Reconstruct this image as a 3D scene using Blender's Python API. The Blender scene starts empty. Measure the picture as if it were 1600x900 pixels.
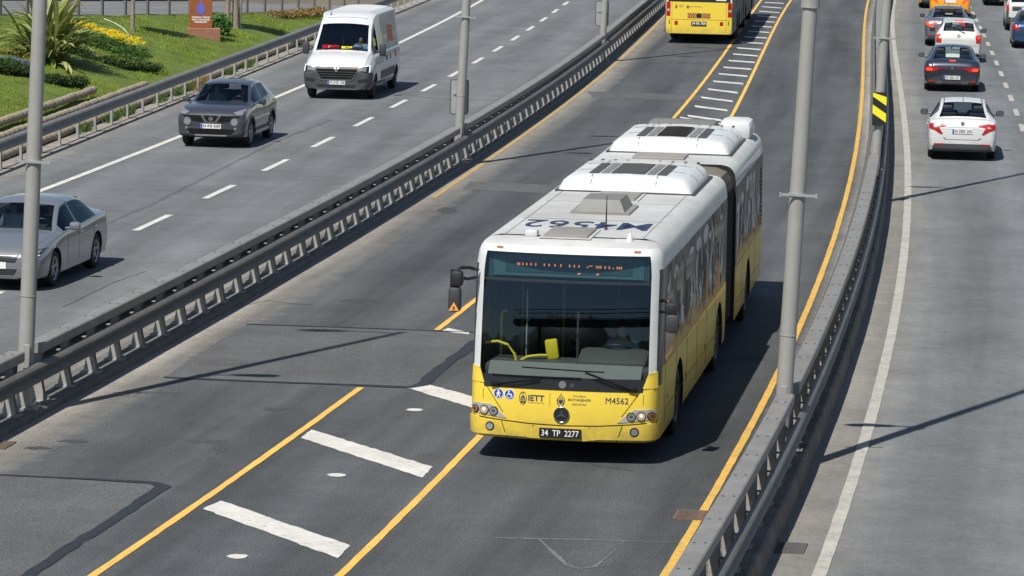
import bpy, bmesh, math, random
import numpy as np
from mathutils import Vector, Matrix
from mathutils.bvhtree import BVHTree
R = math.radians
PI = math.pi
rnd = random.Random(7)
scn = bpy.context.scene
COL = scn.collection
# ------------------------------------------------------------------ camera
F_PX = 5674.95
CAM = Vector((0, 0, 8.6757))
FW = Vector((0.0, 0.99125, -0.131994)).normalized()
RT = Vector((0.999786, 0.002729, 0.020496)).normalized()
UP = RT.cross(FW).normalized()
cd = bpy.data.cameras.new('camera'); cam = bpy.data.objects.new('camera', cd); COL.objects.link(cam)
cd.sensor_width = 36; cd.lens = F_PX / 1600 * 36; cd.clip_start = 1; cd.clip_end = 5000
m3 = Matrix((RT, UP, -FW)).transposed()
cam.matrix_world = Matrix.Translation(CAM) @ m3.to_4x4()
scn.camera = cam
# ------------------------------------------------------------------ sky, sun, exposure
SUN_EL = R(55)
SH = Vector((0.46, 0.888, 0)).normalized()          # the way shadows fall on the ground
w = bpy.data.worlds.new('World'); scn.world = w; w.use_nodes = True
wn = w.node_tree.nodes; wl = w.node_tree.links
sky = wn.new('ShaderNodeTexSky'); sky.sky_type = 'NISHITA'; sky.sun_disc = False
sky.sun_elevation = SUN_EL; sky.sun_rotation = math.atan2(-SH.x, -SH.y)
sky.air_density = 1.0; sky.dust_density = 0.4; sky.ozone_density = 1.0
wl.new(sky.outputs[0], wn['Background'].inputs[0]); wn['Background'].inputs[1].default_value = 0.072
sd = bpy.data.lights.new('sun', 'SUN'); sd.energy = 4.7; sd.angle = R(0.53); sd.color = (1, 0.95, 0.87)
sun = bpy.data.objects.new('sun', sd); COL.objects.link(sun)
sun.rotation_euler = Vector((SH.x * math.cos(SUN_EL), SH.y * math.cos(SUN_EL), -math.sin(SUN_EL))).to_track_quat('-Z', 'Y').to_euler()
sun.location = (-20, -20, 60)
scn.view_settings.view_transform = 'Standard'; scn.view_settings.look = 'None'
scn.view_settings.exposure = 0.32; scn.view_settings.gamma = 1.0
scn.render.resolution_x = 1024; scn.render.resolution_y = 576

def G(px, py, z=0.0):
    """point of the level plane z seen at a pixel of the 1600 x 900 photograph (a survey tool for things that lie on the ground)"""
    d = FW + RT * ((px - 800) / F_PX) - UP * ((py - 450) / F_PX)
    return CAM + d * ((z - CAM.z) / d.z)

# ------------------------------------------------------------------ materials
MATS = {}
def nt(name):
    m = bpy.data.materials.new(name); m.use_nodes = True
    t = m.node_tree; return m, t.nodes, t.links, t.nodes['Principled BSDF']
def mat(name, col, rough=.5, metal=0, coat=0, var=0, vscale=3, bump=0, bscale=60, emis=None, spec=None, dirt=None, dscale=1.2, damt=.5):
    """plain surface: colour with noise variation, optional dirt blotches and fine relief"""
    if name in MATS: return MATS[name]
    m, n, l, b = nt(name)
    c = tuple(col) + (1,)
    b.inputs['Base Color'].default_value = c; b.inputs['Roughness'].default_value = rough; b.inputs['Metallic'].default_value = metal
    if coat: b.inputs['Coat Weight'].default_value = coat; b.inputs['Coat Roughness'].default_value = .04
    if spec is not None: b.inputs['Specular IOR Level'].default_value = spec
    if emis: b.inputs['Emission Color'].default_value = tuple(emis[:3]) + (1,); b.inputs['Emission Strength'].default_value = emis[3]
    if var or bump or dirt:
        tc = n.new('ShaderNodeTexCoord')
    src = None
    if var:
        no = n.new('ShaderNodeTexNoise'); no.inputs['Scale'].default_value = vscale; no.inputs['Detail'].default_value = 6; no.inputs['Roughness'].default_value = .65
        l.new(tc.outputs['Object'], no.inputs['Vector'])
        mr = n.new('ShaderNodeMapRange'); mr.inputs[1].default_value = .3; mr.inputs[2].default_value = .7; mr.inputs[3].default_value = 1 - var; mr.inputs[4].default_value = 1 + var
        l.new(no.outputs['Fac'], mr.inputs[0])
        mx = n.new('ShaderNodeVectorMath'); mx.operation = 'SCALE'; mx.inputs[0].default_value = c[:3]
        l.new(mr.outputs[0], mx.inputs['Scale']); src = mx.outputs[0]
    if dirt:
        no = n.new('ShaderNodeTexNoise'); no.inputs['Scale'].default_value = dscale; no.inputs['Detail'].default_value = 8; no.inputs['Roughness'].default_value = .7
        l.new(tc.outputs['Object'], no.inputs['Vector'])
        mr = n.new('ShaderNodeMapRange'); mr.inputs[1].default_value = .42; mr.inputs[2].default_value = .68; mr.inputs[4].default_value = damt
        l.new(no.outputs['Fac'], mr.inputs[0])
        mx = n.new('ShaderNodeMix'); mx.data_type = 'RGBA'; mx.inputs[7].default_value = tuple(dirt) + (1,)
        if src: l.new(src, mx.inputs[6])
        else: mx.inputs[6].default_value = c
        l.new(mr.outputs[0], mx.inputs[0]); src = mx.outputs[2]
    if src: l.new(src, b.inputs['Base Color'])
    if bump:
        no = n.new('ShaderNodeTexNoise'); no.inputs['Scale'].default_value = bscale; no.inputs['Detail'].default_value = 4
        l.new(tc.outputs['Object'], no.inputs['Vector'])
        bp = n.new('ShaderNodeBump'); bp.inputs['Strength'].default_value = bump; bp.inputs['Distance'].default_value = .01
        l.new(no.outputs['Fac'], bp.inputs['Height']); l.new(bp.outputs[0], b.inputs['Normal'])
    MATS[name] = m; return m
def glass(name, tint=(.45, .5, .5), ior=1.45, rough=.0, gcol=(.62, .80, 1)):
    """thin tinted pane: clear tint below a Fresnel reflection"""
    m, n, l, b = nt(name); n.remove(b)
    tr = n.new('ShaderNodeBsdfTransparent'); tr.inputs[0].default_value = tuple(tint) + (1,)
    gl = n.new('ShaderNodeBsdfGlossy'); gl.inputs['Roughness'].default_value = rough; gl.inputs['Color'].default_value = tuple(gcol) + (1,)
    f0 = ((ior - 1) / (ior + 1)) ** 2                          # Schlick: the same from either face of the pane
    lw = n.new('ShaderNodeLayerWeight'); lw.inputs[0].default_value = .5
    pw = n.new('ShaderNodeMath'); pw.operation = 'POWER'; pw.inputs[1].default_value = 5; l.new(lw.outputs['Facing'], pw.inputs[0])
    fr = n.new('ShaderNodeMapRange'); fr.inputs[3].default_value = f0; fr.inputs[4].default_value = 1; l.new(pw.outputs[0], fr.inputs[0])
    mx = n.new('ShaderNodeMixShader'); l.new(fr.outputs[0], mx.inputs[0]); l.new(tr.outputs[0], mx.inputs[1]); l.new(gl.outputs[0], mx.inputs[2])
    l.new(mx.outputs[0], n['Material Output'].inputs[0]); MATS[name] = m; return m
def asphalt(name, col, dust=None, dl=0, dr=0, spot=.35, streak=.18, tint=(.28, .26, .22), track=0):
    """worn asphalt; uv map 'left' holds metres from the left edge and metres along, 'right' from the right edge"""
    m, n, l, b = nt(name)
    b.inputs['Roughness'].default_value = .85; b.inputs['Specular IOR Level'].default_value = .3
    g = n.new('ShaderNodeNewGeometry'); uv = n.new('ShaderNodeUVMap'); uv.uv_map = 'left'; uvr = n.new('ShaderNodeUVMap'); uvr.uv_map = 'right'
    def noise(sc, vec, det=5, ro=.6):
        o = n.new('ShaderNodeTexNoise'); o.inputs['Scale'].default_value = sc; o.inputs['Detail'].default_value = det; o.inputs['Roughness'].default_value = ro
        l.new(vec, o.inputs['Vector']); return o.outputs['Fac']
    def rng(v, a, b_, c, d):
        o = n.new('ShaderNodeMapRange'); l.new(v, o.inputs[0])
        for i, q in enumerate((a, b_, c, d)): o.inputs[i + 1].default_value = q
        return o.outputs[0]
    def mul(a, b_):
        o = n.new('ShaderNodeMath'); o.operation = 'MULTIPLY'; l.new(a, o.inputs[0]); l.new(b_, o.inputs[1]); return o.outputs[0]
    sc = n.new('ShaderNodeMapping'); sc.inputs['Scale'].default_value = (1.0, .045, 1); l.new(uv.outputs[0], sc.inputs[0])
    f = mul(rng(noise(1.1, sc.outputs[0], 4), .3, .7, 1 - streak, 1 + streak), rng(noise(.35, g.outputs['Position'], 6, .65), .3, .7, .86, 1.16))
    f = mul(f, rng(noise(48, g.outputs['Position'], 2, .9), .36, .66, 1 - spot, 1 + spot))
    f = mul(f, rng(noise(1.3, g.outputs['Position'], 7, .75), .3, .7, .88, 1.13))
    f = mul(f, rng(noise(4.5, g.outputs['Position'], 6, .7), .25, .75, .9, 1.1))
    if track:                                                  # paths polished and stained by wheels, along the lanes
        su = n.new('ShaderNodeSeparateXYZ'); l.new(uv.outputs[0], su.inputs[0])
        wb_ = n.new('ShaderNodeMath'); wb_.operation = 'MULTIPLY_ADD'; wb_.inputs[1].default_value = 2 * PI / 1.87; wb_.inputs[2].default_value = track; l.new(su.outputs[0], wb_.inputs[0])
        wj = n.new('ShaderNodeMath'); wj.operation = 'ADD'; l.new(wb_.outputs[0], wj.inputs[0]); l.new(rng(noise(.25, sc.outputs[0], 3), .3, .7, -.8, .8), wj.inputs[1])
        co = n.new('ShaderNodeMath'); co.operation = 'COSINE'; l.new(wj.outputs[0], co.inputs[0]); f = mul(f, rng(co.outputs[0], -1, 1, .93, 1.06))
    v = n.new('ShaderNodeVectorMath'); v.operation = 'SCALE'; v.inputs[0].default_value = col; l.new(f, v.inputs['Scale'])
    src = v.outputs[0]
    for uvn, wd in ((uv, dl), (uvr, dr)):
        if not wd: continue
        sx = n.new('ShaderNodeSeparateXYZ'); l.new(uvn.outputs[0], sx.inputs[0])
        ad = n.new('ShaderNodeMath'); ad.operation = 'ADD'; l.new(sx.outputs[0], ad.inputs[0]); l.new(rng(noise(1.6, g.outputs['Position'], 7, .75), .2, .8, -wd * .22, wd * .22), ad.inputs[1])
        k = rng(ad.outputs[0], wd * .35, wd * 1.25, .9, 0)
        mx = n.new('ShaderNodeMix'); mx.data_type = 'RGBA'; l.new(k, mx.inputs[0]); l.new(src, mx.inputs[6])
        v2 = n.new('ShaderNodeVectorMath'); v2.operation = 'SCALE'; v2.inputs[0].default_value = tint; l.new(f, v2.inputs['Scale'])
        l.new(v2.outputs[0], mx.inputs[7]); src = mx.outputs[2]
    l.new(src, b.inputs['Base Color'])
    bp = n.new('ShaderNodeBump'); bp.inputs['Strength'].default_value = .35; bp.inputs['Distance'].default_value = .01
    l.new(noise(70, g.outputs['Position'], 3, .7), bp.inputs['Height']); l.new(bp.outputs[0], b.inputs['Normal'])
    MATS[name] = m; return m
def paint(name, col, wear, under=(.1, .1, .105), wscale=9, lo=.60, hi=.68):
    """road paint worn through to the asphalt in spots"""
    m, n, l, b = nt(name); b.inputs['Roughness'].default_value = .7; b.inputs['Specular IOR Level'].default_value = .3
    g = n.new('ShaderNodeNewGeometry')
    def noise(s, d, r):
        o = n.new('ShaderNodeTexNoise'); o.inputs['Scale'].default_value = s; o.inputs['Detail'].default_value = d; o.inputs['Roughness'].default_value = r; l.new(g.outputs['Position'], o.inputs['Vector']); return o
    a = noise(wscale, 9, .8); mr = n.new('ShaderNodeMapRange'); mr.inputs[1].default_value = lo; mr.inputs[2].default_value = hi; mr.inputs[4].default_value = wear; l.new(a.outputs['Fac'], mr.inputs[0])
    c = noise(1.7, 6, .7); m2 = n.new('ShaderNodeMapRange'); m2.inputs[1].default_value = .3; m2.inputs[2].default_value = .7; m2.inputs[3].default_value = .8; m2.inputs[4].default_value = 1.1; l.new(c.outputs['Fac'], m2.inputs[0])
    v = n.new('ShaderNodeVectorMath'); v.operation = 'SCALE'; v.inputs[0].default_value = col; l.new(m2.outputs[0], v.inputs['Scale'])
    mx = n.new('ShaderNodeMix'); mx.data_type = 'RGBA'; l.new(mr.outputs[0], mx.inputs[0]); l.new(v.outputs[0], mx.inputs[6]); mx.inputs[7].default_value = tuple(under) + (1,)
    l.new(mx.outputs[2], b.inputs['Base Color']); MATS[name] = m; return m
M = lambda k: MATS[k]
asphalt('asphalt_left', (.130, .138, .143), dl=1.0, dr=.5, spot=.35, track=1.0)
asphalt('asphalt_bus', (.071, .077, .081), dl=.95, dr=.4, spot=.75, streak=.32, tint=(.30, .28, .245), track=1.2)
asphalt('asphalt_right', (.130, .138, .143), dl=1.1, dr=0, spot=.24, tint=(.23, .22, .195), track=2.0)
asphalt('asphalt_ramp', (.15, .15, .152), spot=.2)
asphalt('asphalt_patch', (.110, .108, .104), spot=.6, streak=.1)
asphalt('asphalt_old', (.092, .096, .097), spot=.6, streak=.1)
asphalt('oil_stain', (.056, .060, .063), spot=.6, streak=.1)
asphalt('asphalt_crack', (.105, .107, .112), spot=.5, streak=.1)
mat('tar', (.020, .022, .026), .6, var=.3, vscale=6)
paint('paint_yellow', (.70, .43, .095), .75, lo=.56, hi=.66)
paint('paint_yellow_faded', (.47, .33, .12), .75, under=(.2, .18, .15), lo=.42, hi=.62)
paint('paint_white', (.57, .56, .515), .8, lo=.57, hi=.63)
paint('paint_white_worn', (.42, .41, .365), .55, under=(.17, .17, .165), lo=.45, hi=.65)
mat('chalk', (.13, .13, .128), .9, var=.4, vscale=12)
mat('concrete', (.135, .131, .12), .9, var=.25, vscale=4, bump=.4, dirt=(.10, .095, .085), damt=.5)
mat('concrete_wall', (.16, .14, .12), .9, var=.3, vscale=3, bump=.4, dirt=(.05, .042, .035), damt=.7)
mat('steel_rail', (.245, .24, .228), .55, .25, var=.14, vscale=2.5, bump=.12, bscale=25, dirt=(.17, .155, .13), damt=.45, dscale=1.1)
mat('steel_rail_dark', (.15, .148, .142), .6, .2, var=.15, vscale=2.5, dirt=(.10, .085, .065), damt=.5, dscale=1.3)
mat('steel_post', (.36, .355, .335), .6, .2, var=.2, vscale=5, dirt=(.14, .12, .10), damt=.4)
mat('pole_paint', (.31, .308, .29), .5, .1, var=.07, vscale=2, dirt=(.24, .22, .19), damt=.3, dscale=1.8)
mat('galv', (.42, .43, .43), .45, .5, var=.12, vscale=6)
mat('rust', (.12, .085, .065), .9, var=.35, vscale=12, bump=.3)
mat('iron', (.10, .10, .098), .8, .2, var=.3, vscale=10)
mat('lamp_grey', (.28, .29, .30), .45, .2)
mat('lamp_glass', (.6, .6, .58), .15)
mat('black_plastic', (.018, .018, .019), .45, var=.15, vscale=5)
mat('dark_plastic', (.040, .041, .043), .5, var=.12, vscale=5)
mat('grey_plastic', (.050, .052, .055), .5, var=.1)
mat('rubber', (.018, .018, .018), .85, var=.25, vscale=8)
mat('rim', (.36, .365, .375), .32, .8)
mat('rim_dark', (.12, .12, .125), .4, .7)
mat('rim_steel', (.05, .05, .052), .55, .4)
mat('chrome', (.38, .39, .41), .16, 1)
mat('matte_black', (.012, .012, .012), .9, spec=.1)
mat('mirror_glass', (.22, .25, .28), .1, .9)
mat('under', (.012, .012, .012), .9)
mat('interior', (.030, .031, .033), .8)
mat('seat_cloth', (.035, .037, .042), .9)
mat('seat_light', (.10, .10, .105), .9)
mat('tail_red', (.36, .006, .008), .25, coat=.5)
mat('tail_red_lit', (.6, .03, .01), .2, coat=.8, emis=(1, .07, .02, 1.0))
mat('tail_white', (.42, .36, .34), .2, coat=.4)
mat('tail_orange', (.30, .13, .05), .2, coat=.6)
mat('lamp_clear', (.33, .34, .36), .15, .5, coat=1)
mat('lamp_lit', (.6, .6, .58), .2, emis=(1, .98, .92, .5))
mat('lamp_warm', (.42, .34, .22), .15, .3, coat=1, emis=(1, .75, .45, .12))
mat('plate_white', (.72, .72, .71), .4)
mat('plate_blue', (.03, .08, .45), .4)
mat('plate_black', (.012, .012, .013), .4)
mat('ink', (.014, .015, .02), .5)
mat('ink_navy', (.012, .03, .08), .5)
mat('ink_white', (.75, .75, .74), .5)
mat('sign_blue', (.02, .055, .33), .4)
glass('car_glass', (.60, .66, .67), 1.65)
glass('car_glass_dark', (.14, .16, .17), 1.42, gcol=(.38, .46, .55))
glass('bus_glass', (.66, .72, .72), 1.6)
def carpaint(name, col, metal=0.0, rough=.35, dirt=None):
    return mat(name, col, rough, metal, coat=.9, var=.05, vscale=1.5, dirt=dirt or tuple(c * .75 for c in col), dscale=1.5, damt=.25)
carpaint('paint_silver', (.215, .228, .25), .4, .28)
carpaint('paint_graphite', (.052, .060, .072), .3, .26)
carpaint('paint_white_car', (.58, .59, .58), 0, .4)
carpaint('paint_van', (.55, .565, .575), 0, .4)
carpaint('paint_pearl', (.52, .535, .50), 0, .4)
carpaint('paint_darkblue', (.026, .036, .055), .4, .3)
carpaint('paint_grey', (.17, .19, .22), .5, .35)
carpaint('paint_taxi', (.80, .34, .012), 0, .35)
carpaint('paint_blue', (.020, .055, .13), .3, .3)
carpaint('paint_black', (.012, .012, .014), .2, .25)
mat('bus_yellow', (.76, .56, .060), .4, coat=.25, var=.05, vscale=1.5, dirt=(.56, .43, .07), dscale=1.5, damt=.35, spec=.3)
def add_grime(name, z0, z1, col, amt):
    """road dirt splashed up from below, in streaks"""
    m = MATS[name]; n = m.node_tree.nodes; l = m.node_tree.links; b = n['Principled BSDF']; src = b.inputs['Base Color'].links[0].from_socket
    tc = n.new('ShaderNodeTexCoord'); sx = n.new('ShaderNodeSeparateXYZ'); l.new(tc.outputs['Object'], sx.inputs[0])
    no = n.new('ShaderNodeTexNoise'); no.inputs['Scale'].default_value = 2.4; no.inputs['Detail'].default_value = 7; no.inputs['Roughness'].default_value = .7; l.new(tc.outputs['Object'], no.inputs['Vector'])
    r1 = n.new('ShaderNodeMapRange'); r1.inputs[1].default_value = z1; r1.inputs[2].default_value = z0; l.new(sx.outputs[2], r1.inputs[0])
    r2 = n.new('ShaderNodeMapRange'); r2.inputs[1].default_value = .35; r2.inputs[2].default_value = .7; r2.inputs[4].default_value = amt; l.new(no.outputs['Fac'], r2.inputs[0])
    mu = n.new('ShaderNodeMath'); mu.operation = 'MULTIPLY'; l.new(r1.outputs[0], mu.inputs[0]); l.new(r2.outputs[0], mu.inputs[1])
    mx = n.new('ShaderNodeMix'); mx.data_type = 'RGBA'; mx.inputs[7].default_value = tuple(col) + (1,); l.new(mu.outputs[0], mx.inputs[0]); l.new(src, mx.inputs[6]); l.new(mx.outputs[2], b.inputs['Base Color'])
add_grime('bus_yellow', .35, .75, (.16, .13, .08), .75)
for q in ('paint_silver', 'paint_graphite', 'paint_van', 'paint_white_car', 'paint_darkblue'): add_grime(q, .2, .6, (.16, .15, .135), .6)
mat('bus_white', (.58, .60, .60), .42, coat=.3, var=.05, vscale=1.5, dirt=(.45, .455, .44), dscale=1.3, damt=.4)
mat('bus_roof', (.47, .48, .47), .6, var=.06, vscale=1.5, dirt=(.30, .295, .28), damt=.75, dscale=.55)
mat('bus_grey', (.17, .172, .165), .6, var=.08, vscale=3, dirt=(.12, .115, .10), damt=.5)
mat('bus_hatch', (.24, .232, .21), .6, var=.08, vscale=3, dirt=(.16, .15, .13), damt=.5)
mat('bus_black', (.016, .017, .019), .3, coat=.5)
mat('bellows', (.030, .030, .030), .85, var=.2, vscale=5, dirt=(.07, .065, .055), damt=.5)
mat('bellows_top', (.11, .097, .077), .85, var=.25, vscale=5, dirt=(.28, .23, .16), damt=.6)
mat('dash', (.080, .083, .081), .6)
mat('dash_pale', (.18, .187, .18), .6, var=.08, vscale=4)
mat('pod', (.45, .45, .44), .4, .3)
mat('handrail_yellow', (.72, .60, .03), .4)
mat('display', (.07, .15, .17), .35, coat=.5)
mat('display_dark', (.035, .085, .10), .3, coat=.5)
mat('led', (.5, .15, .04), .4, emis=(1, .30, .10, 1.0))
mat('print_light', (.60, .58, .55), .5, spec=.15, var=.15, vscale=2)
mat('print_dark', (.022, .023, .025), .5, spec=.2)
mat('sand_print', (.60, .36, .12), .45, var=.12, vscale=3)
mat('hi_yellow', (.78, .72, .02), .5)

# ------------------------------------------------------------------ mesh helpers
def tag(o, label=None, cat=None, group=None, kind=None):
    if label: o['label'] = label
    if cat: o['category'] = cat
    if group: o['group'] = group
    if kind: o['kind'] = kind
    return o
def thing(name, label, cat, loc=(0, 0, 0), rz=0, group=None):
    o = bpy.data.objects.new(name, None); COL.objects.link(o); o.empty_display_size = .2
    o.location = loc; o.rotation_euler = (0, 0, rz); return tag(o, label, cat, group)
def inst(name, me, parent=None, loc=None, rot=None, scale=None):
    o = bpy.data.objects.new(name, me); COL.objects.link(o); o.parent = parent
    if loc is not None: o.location = loc
    if rot is not None: o.rotation_euler = rot
    if scale is not None: o.scale = scale if hasattr(scale, '__len__') else (scale,) * 3
    return o
def to_mesh(name, verts, faces, mats, idx=None, smooth=0, uvs=None):
    me = bpy.data.meshes.new(name); me.from_pydata([tuple(v) for v in verts], [], faces)
    for k in (mats if isinstance(mats, (list, tuple)) else [mats]): me.materials.append(MATS[k] if isinstance(k, str) else k)
    if idx is not None: me.polygons.foreach_set('material_index', idx)
    if smooth:
        me.shade_smooth(); me.set_sharp_from_angle(angle=R(smooth))
    me.update(); return me
class MB:
    """collects simple solids into one mesh"""
    def __init__(s): s.v = []; s.f = []; s.i = []
    def add(s, vs, fs, i=0):
        o = len(s.v); s.v += [Vector(v) for v in vs]; s.f += [[a + o for a in f] for f in fs]; s.i += [i] * len(fs); return s
    def box(s, c, d, i=0, rot=None, top=1.0, topy=None):
        """box centred on c; its top face may be scaled"""
        x, y, z = d[0] / 2, d[1] / 2, d[2] / 2; ty = top if topy is None else topy
        vs = [Vector(q) for q in ((-x, -y, -z), (x, -y, -z), (x, y, -z), (-x, y, -z), (-x * top, -y * ty, z), (x * top, -y * ty, z), (x * top, y * ty, z), (-x * top, y * ty, z))]
        if rot is not None: vs = [rot @ v for v in vs]
        return s.add([v + Vector(c) for v in vs], [[0, 3, 2, 1], [4, 5, 6, 7], [0, 1, 5, 4], [1, 2, 6, 5], [2, 3, 7, 6], [3, 0, 4, 7]], i)
    def rbox(s, c, d, r=.02, i=0, rot=None):
        """box with chamfered edges"""
        bm = bmesh.new(); bmesh.ops.create_cube(bm, size=1); bmesh.ops.scale(bm, vec=d, verts=bm.verts)
        bmesh.ops.bevel(bm, geom=list(bm.edges), offset=r, segments=2, affect='EDGES', profile=.5)
        vs = [v.co.copy() for v in bm.verts]; fs = [[v.index for v in f.verts] for f in bm.faces]; bm.free()
        if rot is not None: vs = [rot @ v for v in vs]
        return s.add([v + Vector(c) for v in vs], fs, i)
    def tube(s, pts, rad, n=8, i=0, caps=True):
        pts = [Vector(p) for p in pts]; k = len(pts); rad = rad if hasattr(rad, '__len__') else [rad] * k
        vs = []; fs = []
        for j, p in enumerate(pts):
            t = (pts[min(j + 1, k - 1)] - pts[max(j - 1, 0)]).normalized()
            a = t.cross(Vector((0, 0, 1)) if abs(t.z) < .9 else Vector((0, 1, 0))).normalized(); b = t.cross(a)
            for q in range(n):
                an = 2 * PI * q / n; vs.append(p + (a * math.cos(an) + b * math.sin(an)) * rad[j])
        for j in range(k - 1):
            for q in range(n): fs.append([j * n + q, j * n + (q + 1) % n, (j + 1) * n + (q + 1) % n, (j + 1) * n + q])
        if caps: fs += [list(range(n))[::-1], list(range((k - 1) * n, k * n))]
        return s.add(vs, fs, i)
    def lathe(s, prof, n=24, axis='x', c=(0, 0, 0), i=0):
        """prof: (along axis, radius) pairs"""
        vs = []; fs = []; c = Vector(c)
        for a, r in prof:
            for q in range(n):
                an = 2 * PI * q / n; u, v = r * math.cos(an), r * math.sin(an)
                vs.append(c + Vector((a, u, v) if axis == 'x' else (u, a, v) if axis == 'y' else (u, v, a)))
        for j in range(len(prof) - 1):
            for q in range(n): fs.append([j * n + q, j * n + (q + 1) % n, (j + 1) * n + (q + 1) % n, (j + 1) * n + q])
        return s.add(vs, fs, i)
    def prism(s, poly, h0, h1, fn, i=0):
        """polygon in two coordinates carried by fn(a, b, h) from h0 to h1"""
        n = len(poly); vs = [fn(a, b, h0) for a, b in poly] + [fn(a, b, h1) for a, b in poly]
        fs = [list(range(n))[::-1], list(range(n, 2 * n))] + [[j, (j + 1) % n, n + (j + 1) % n, n + j] for j in range(n)]
        return s.add(vs, fs, i)
    def mesh(s, name, mats, smooth=0): 
        me = to_mesh(name, s.v, s.f, mats, s.i, smooth)
        bm = bmesh.new(); bm.from_mesh(me); bmesh.ops.recalc_face_normals(bm, faces=bm.faces); bm.to_mesh(me); bm.free(); return me
    def obj(s, name, mats, parent=None, smooth=0, loc=None, rot=None): return inst(name, s.mesh(name, mats, smooth), parent, loc, rot)

def text_geo(txt, size, align='CENTER', bold=0.0, sx=1.0):
    c = bpy.data.curves.new('t', 'FONT'); c.body = txt; c.size = size; c.align_x = align; c.align_y = 'CENTER'; c.resolution_u = 2; c.offset = bold
    o = bpy.data.objects.new('t', c); COL.objects.link(o); bpy.context.view_layer.update()
    me = o.to_mesh(); v = [(p.co.x * sx, p.co.y) for p in me.vertices]; f = [list(p.vertices) for p in me.polygons]
    o.to_mesh_clear(); bpy.data.objects.remove(o); bpy.data.curves.remove(c); return v, f
class Surf:
    """a finished body that flat pieces (lamps, trim, print) are laid onto by ray"""
    def __init__(s, me, cell=.08): s.cell = cell; s.b = BVHTree.FromPolygons([v.co.copy() for v in me.vertices], [list(p.vertices) for p in me.polygons])
    def hit(s, a, b, ax):
        o, d = {'front': ((a, 30, b), (0, -1, 0)), 'rear': ((a, -60, b), (0, 1, 0)), 'left': ((-9, a, b), (1, 0, 0)), 'right': ((9, a, b), (-1, 0, 0)), 'top': ((a, b, 9), (0, 0, -1))}[ax]
        o = Vector(o); h = s.b.ray_cast(o, Vector(d))
        if h[0] is None:
            n = s.b.find_nearest(o + Vector(d) * ((9 if ax in ('left', 'right', 'top') else 30 if ax == 'front' else 60)))
            return n[0], -Vector(d)
        nn = h[1]
        if nn.dot(Vector(d)) > 0: nn = -nn
        return h[0], nn
    def geo(s, mb, verts, faces, ax, lift, i=0, skirt=True):
        P = []; Q = []
        for a, b in verts:
            p, n = s.hit(a, b, ax); P.append(p + n * lift); Q.append(p - n * .008)
        fs = [list(f) for f in faces]; n = len(P); vs = P
        if skirt:
            ec = {}
            for f in faces:
                for k in range(len(f)):
                    e = (f[k], f[(k + 1) % len(f)]); ec[e] = 1
            vs = P + Q
            for (a, b) in ec:
                if (b, a) not in ec: fs.append([a, n + a, n + b, b])
        mb.add(vs, fs, i)
    def patch(s, name, poly, ax, mats, parent, lift=.006, sub=2, mirror=False, smooth=40, label=None):
        out = []
        for sg in ((1, -1) if mirror else (1,)):
            pl = [(a * sg, b) for a, b in poly]
            bm = bmesh.new(); bm.faces.new([bm.verts.new((a, b, 0)) for a, b in pl])
            if sub:                                                # cut along a fine grid so the piece follows the curve below
                for ax_, vals in ((0, [q[0] for q in pl]), (1, [q[1] for q in pl])):
                    lo, hi = min(vals), max(vals); cell = max(s.cell, (hi - lo) / 45)
                    for k in range(int(math.floor(lo / cell)) + 1, int(math.ceil(hi / cell))):
                        co = Vector((k * cell, 0, 0)) if ax_ == 0 else Vector((0, k * cell, 0)); no = Vector((1, 0, 0)) if ax_ == 0 else Vector((0, 1, 0))
                        bmesh.ops.bisect_plane(bm, geom=list(bm.verts) + list(bm.edges) + list(bm.faces), plane_co=co, plane_no=no, dist=1e-5)
            bmesh.ops.triangulate(bm, faces=[f for f in bm.faces if len(f.verts) > 4])
            bm.verts.index_update(); vs = [(v.co.x, v.co.y) for v in bm.verts]; fs = [[v.index for v in f.verts] for f in bm.faces]; bm.free()
            mb = MB(); s.geo(mb, vs, fs, ax, lift); o = mb.obj(name, mats, parent, smooth); out.append(o)
            if label: o['label'] = label
        return out
    def text(s, name, txt, a, b, size, ax, mt, parent, lift=.004, flip=1, bold=0.0, sx=1.0, rot=0, align='CENTER'):
        v, f = text_geo(txt, size, align, bold, sx); ca, sa = math.cos(rot), math.sin(rot)
        v = [((x * ca - y * sa) * flip + a, x * sa + y * ca + b) for x, y in v]
        mb = MB(); s.geo(mb, v, f, ax, lift, skirt=False); return mb.obj(name, mt, parent)
def fit_text(txt, wd, ht, bold=0.0):
    v, f = text_geo(txt, 1.0, bold=bold); xs = [a for a, b in v]; zs = [b for a, b in v]
    return [((a - (min(xs) + max(xs)) / 2) * wd / (max(xs) - min(xs)), (b - (min(zs) + max(zs)) / 2) * ht / (max(zs) - min(zs))) for a, b in v], f
def ell(cx, cy, rx, ry, n=16, a0=0, a1=2 * PI): return [(cx + rx * math.cos(a0 + (a1 - a0) * k / n), cy + ry * math.sin(a0 + (a1 - a0) * k / n)) for k in range(n)]
def rrect(x0, x1, z0, z1, r=.02): 
    o = []
    for cx, cz, a in ((x1 - r, z1 - r, 0), (x0 + r, z1 - r, 90), (x0 + r, z0 + r, 180), (x1 - r, z0 + r, 270)):
        for k in range(4): t = R(a + 30 * k); o.append((cx + r * math.cos(t), cz + r * math.sin(t)))
    return o
def eval_mesh(o):
    dg = bpy.context.evaluated_depsgraph_get(); return bpy.data.meshes.new_from_object(o.evaluated_get(dg), preserve_all_data_layers=True, depsgraph=dg)
def boolean_cut(me, cutters):
    o = inst('tmp', me); cs = []
    for k in cutters:
        c = inst('tmpc', k); cs.append(c); md = o.modifiers.new('b', 'BOOLEAN'); md.operation = 'DIFFERENCE'; md.solver = 'EXACT'; md.object = c
        if hasattr(md, 'material_mode'): md.material_mode = 'TRANSFER'
    bpy.context.view_layer.update(); r = eval_mesh(o)
    for q in [o] + cs: bpy.data.objects.remove(q)
    return r
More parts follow.
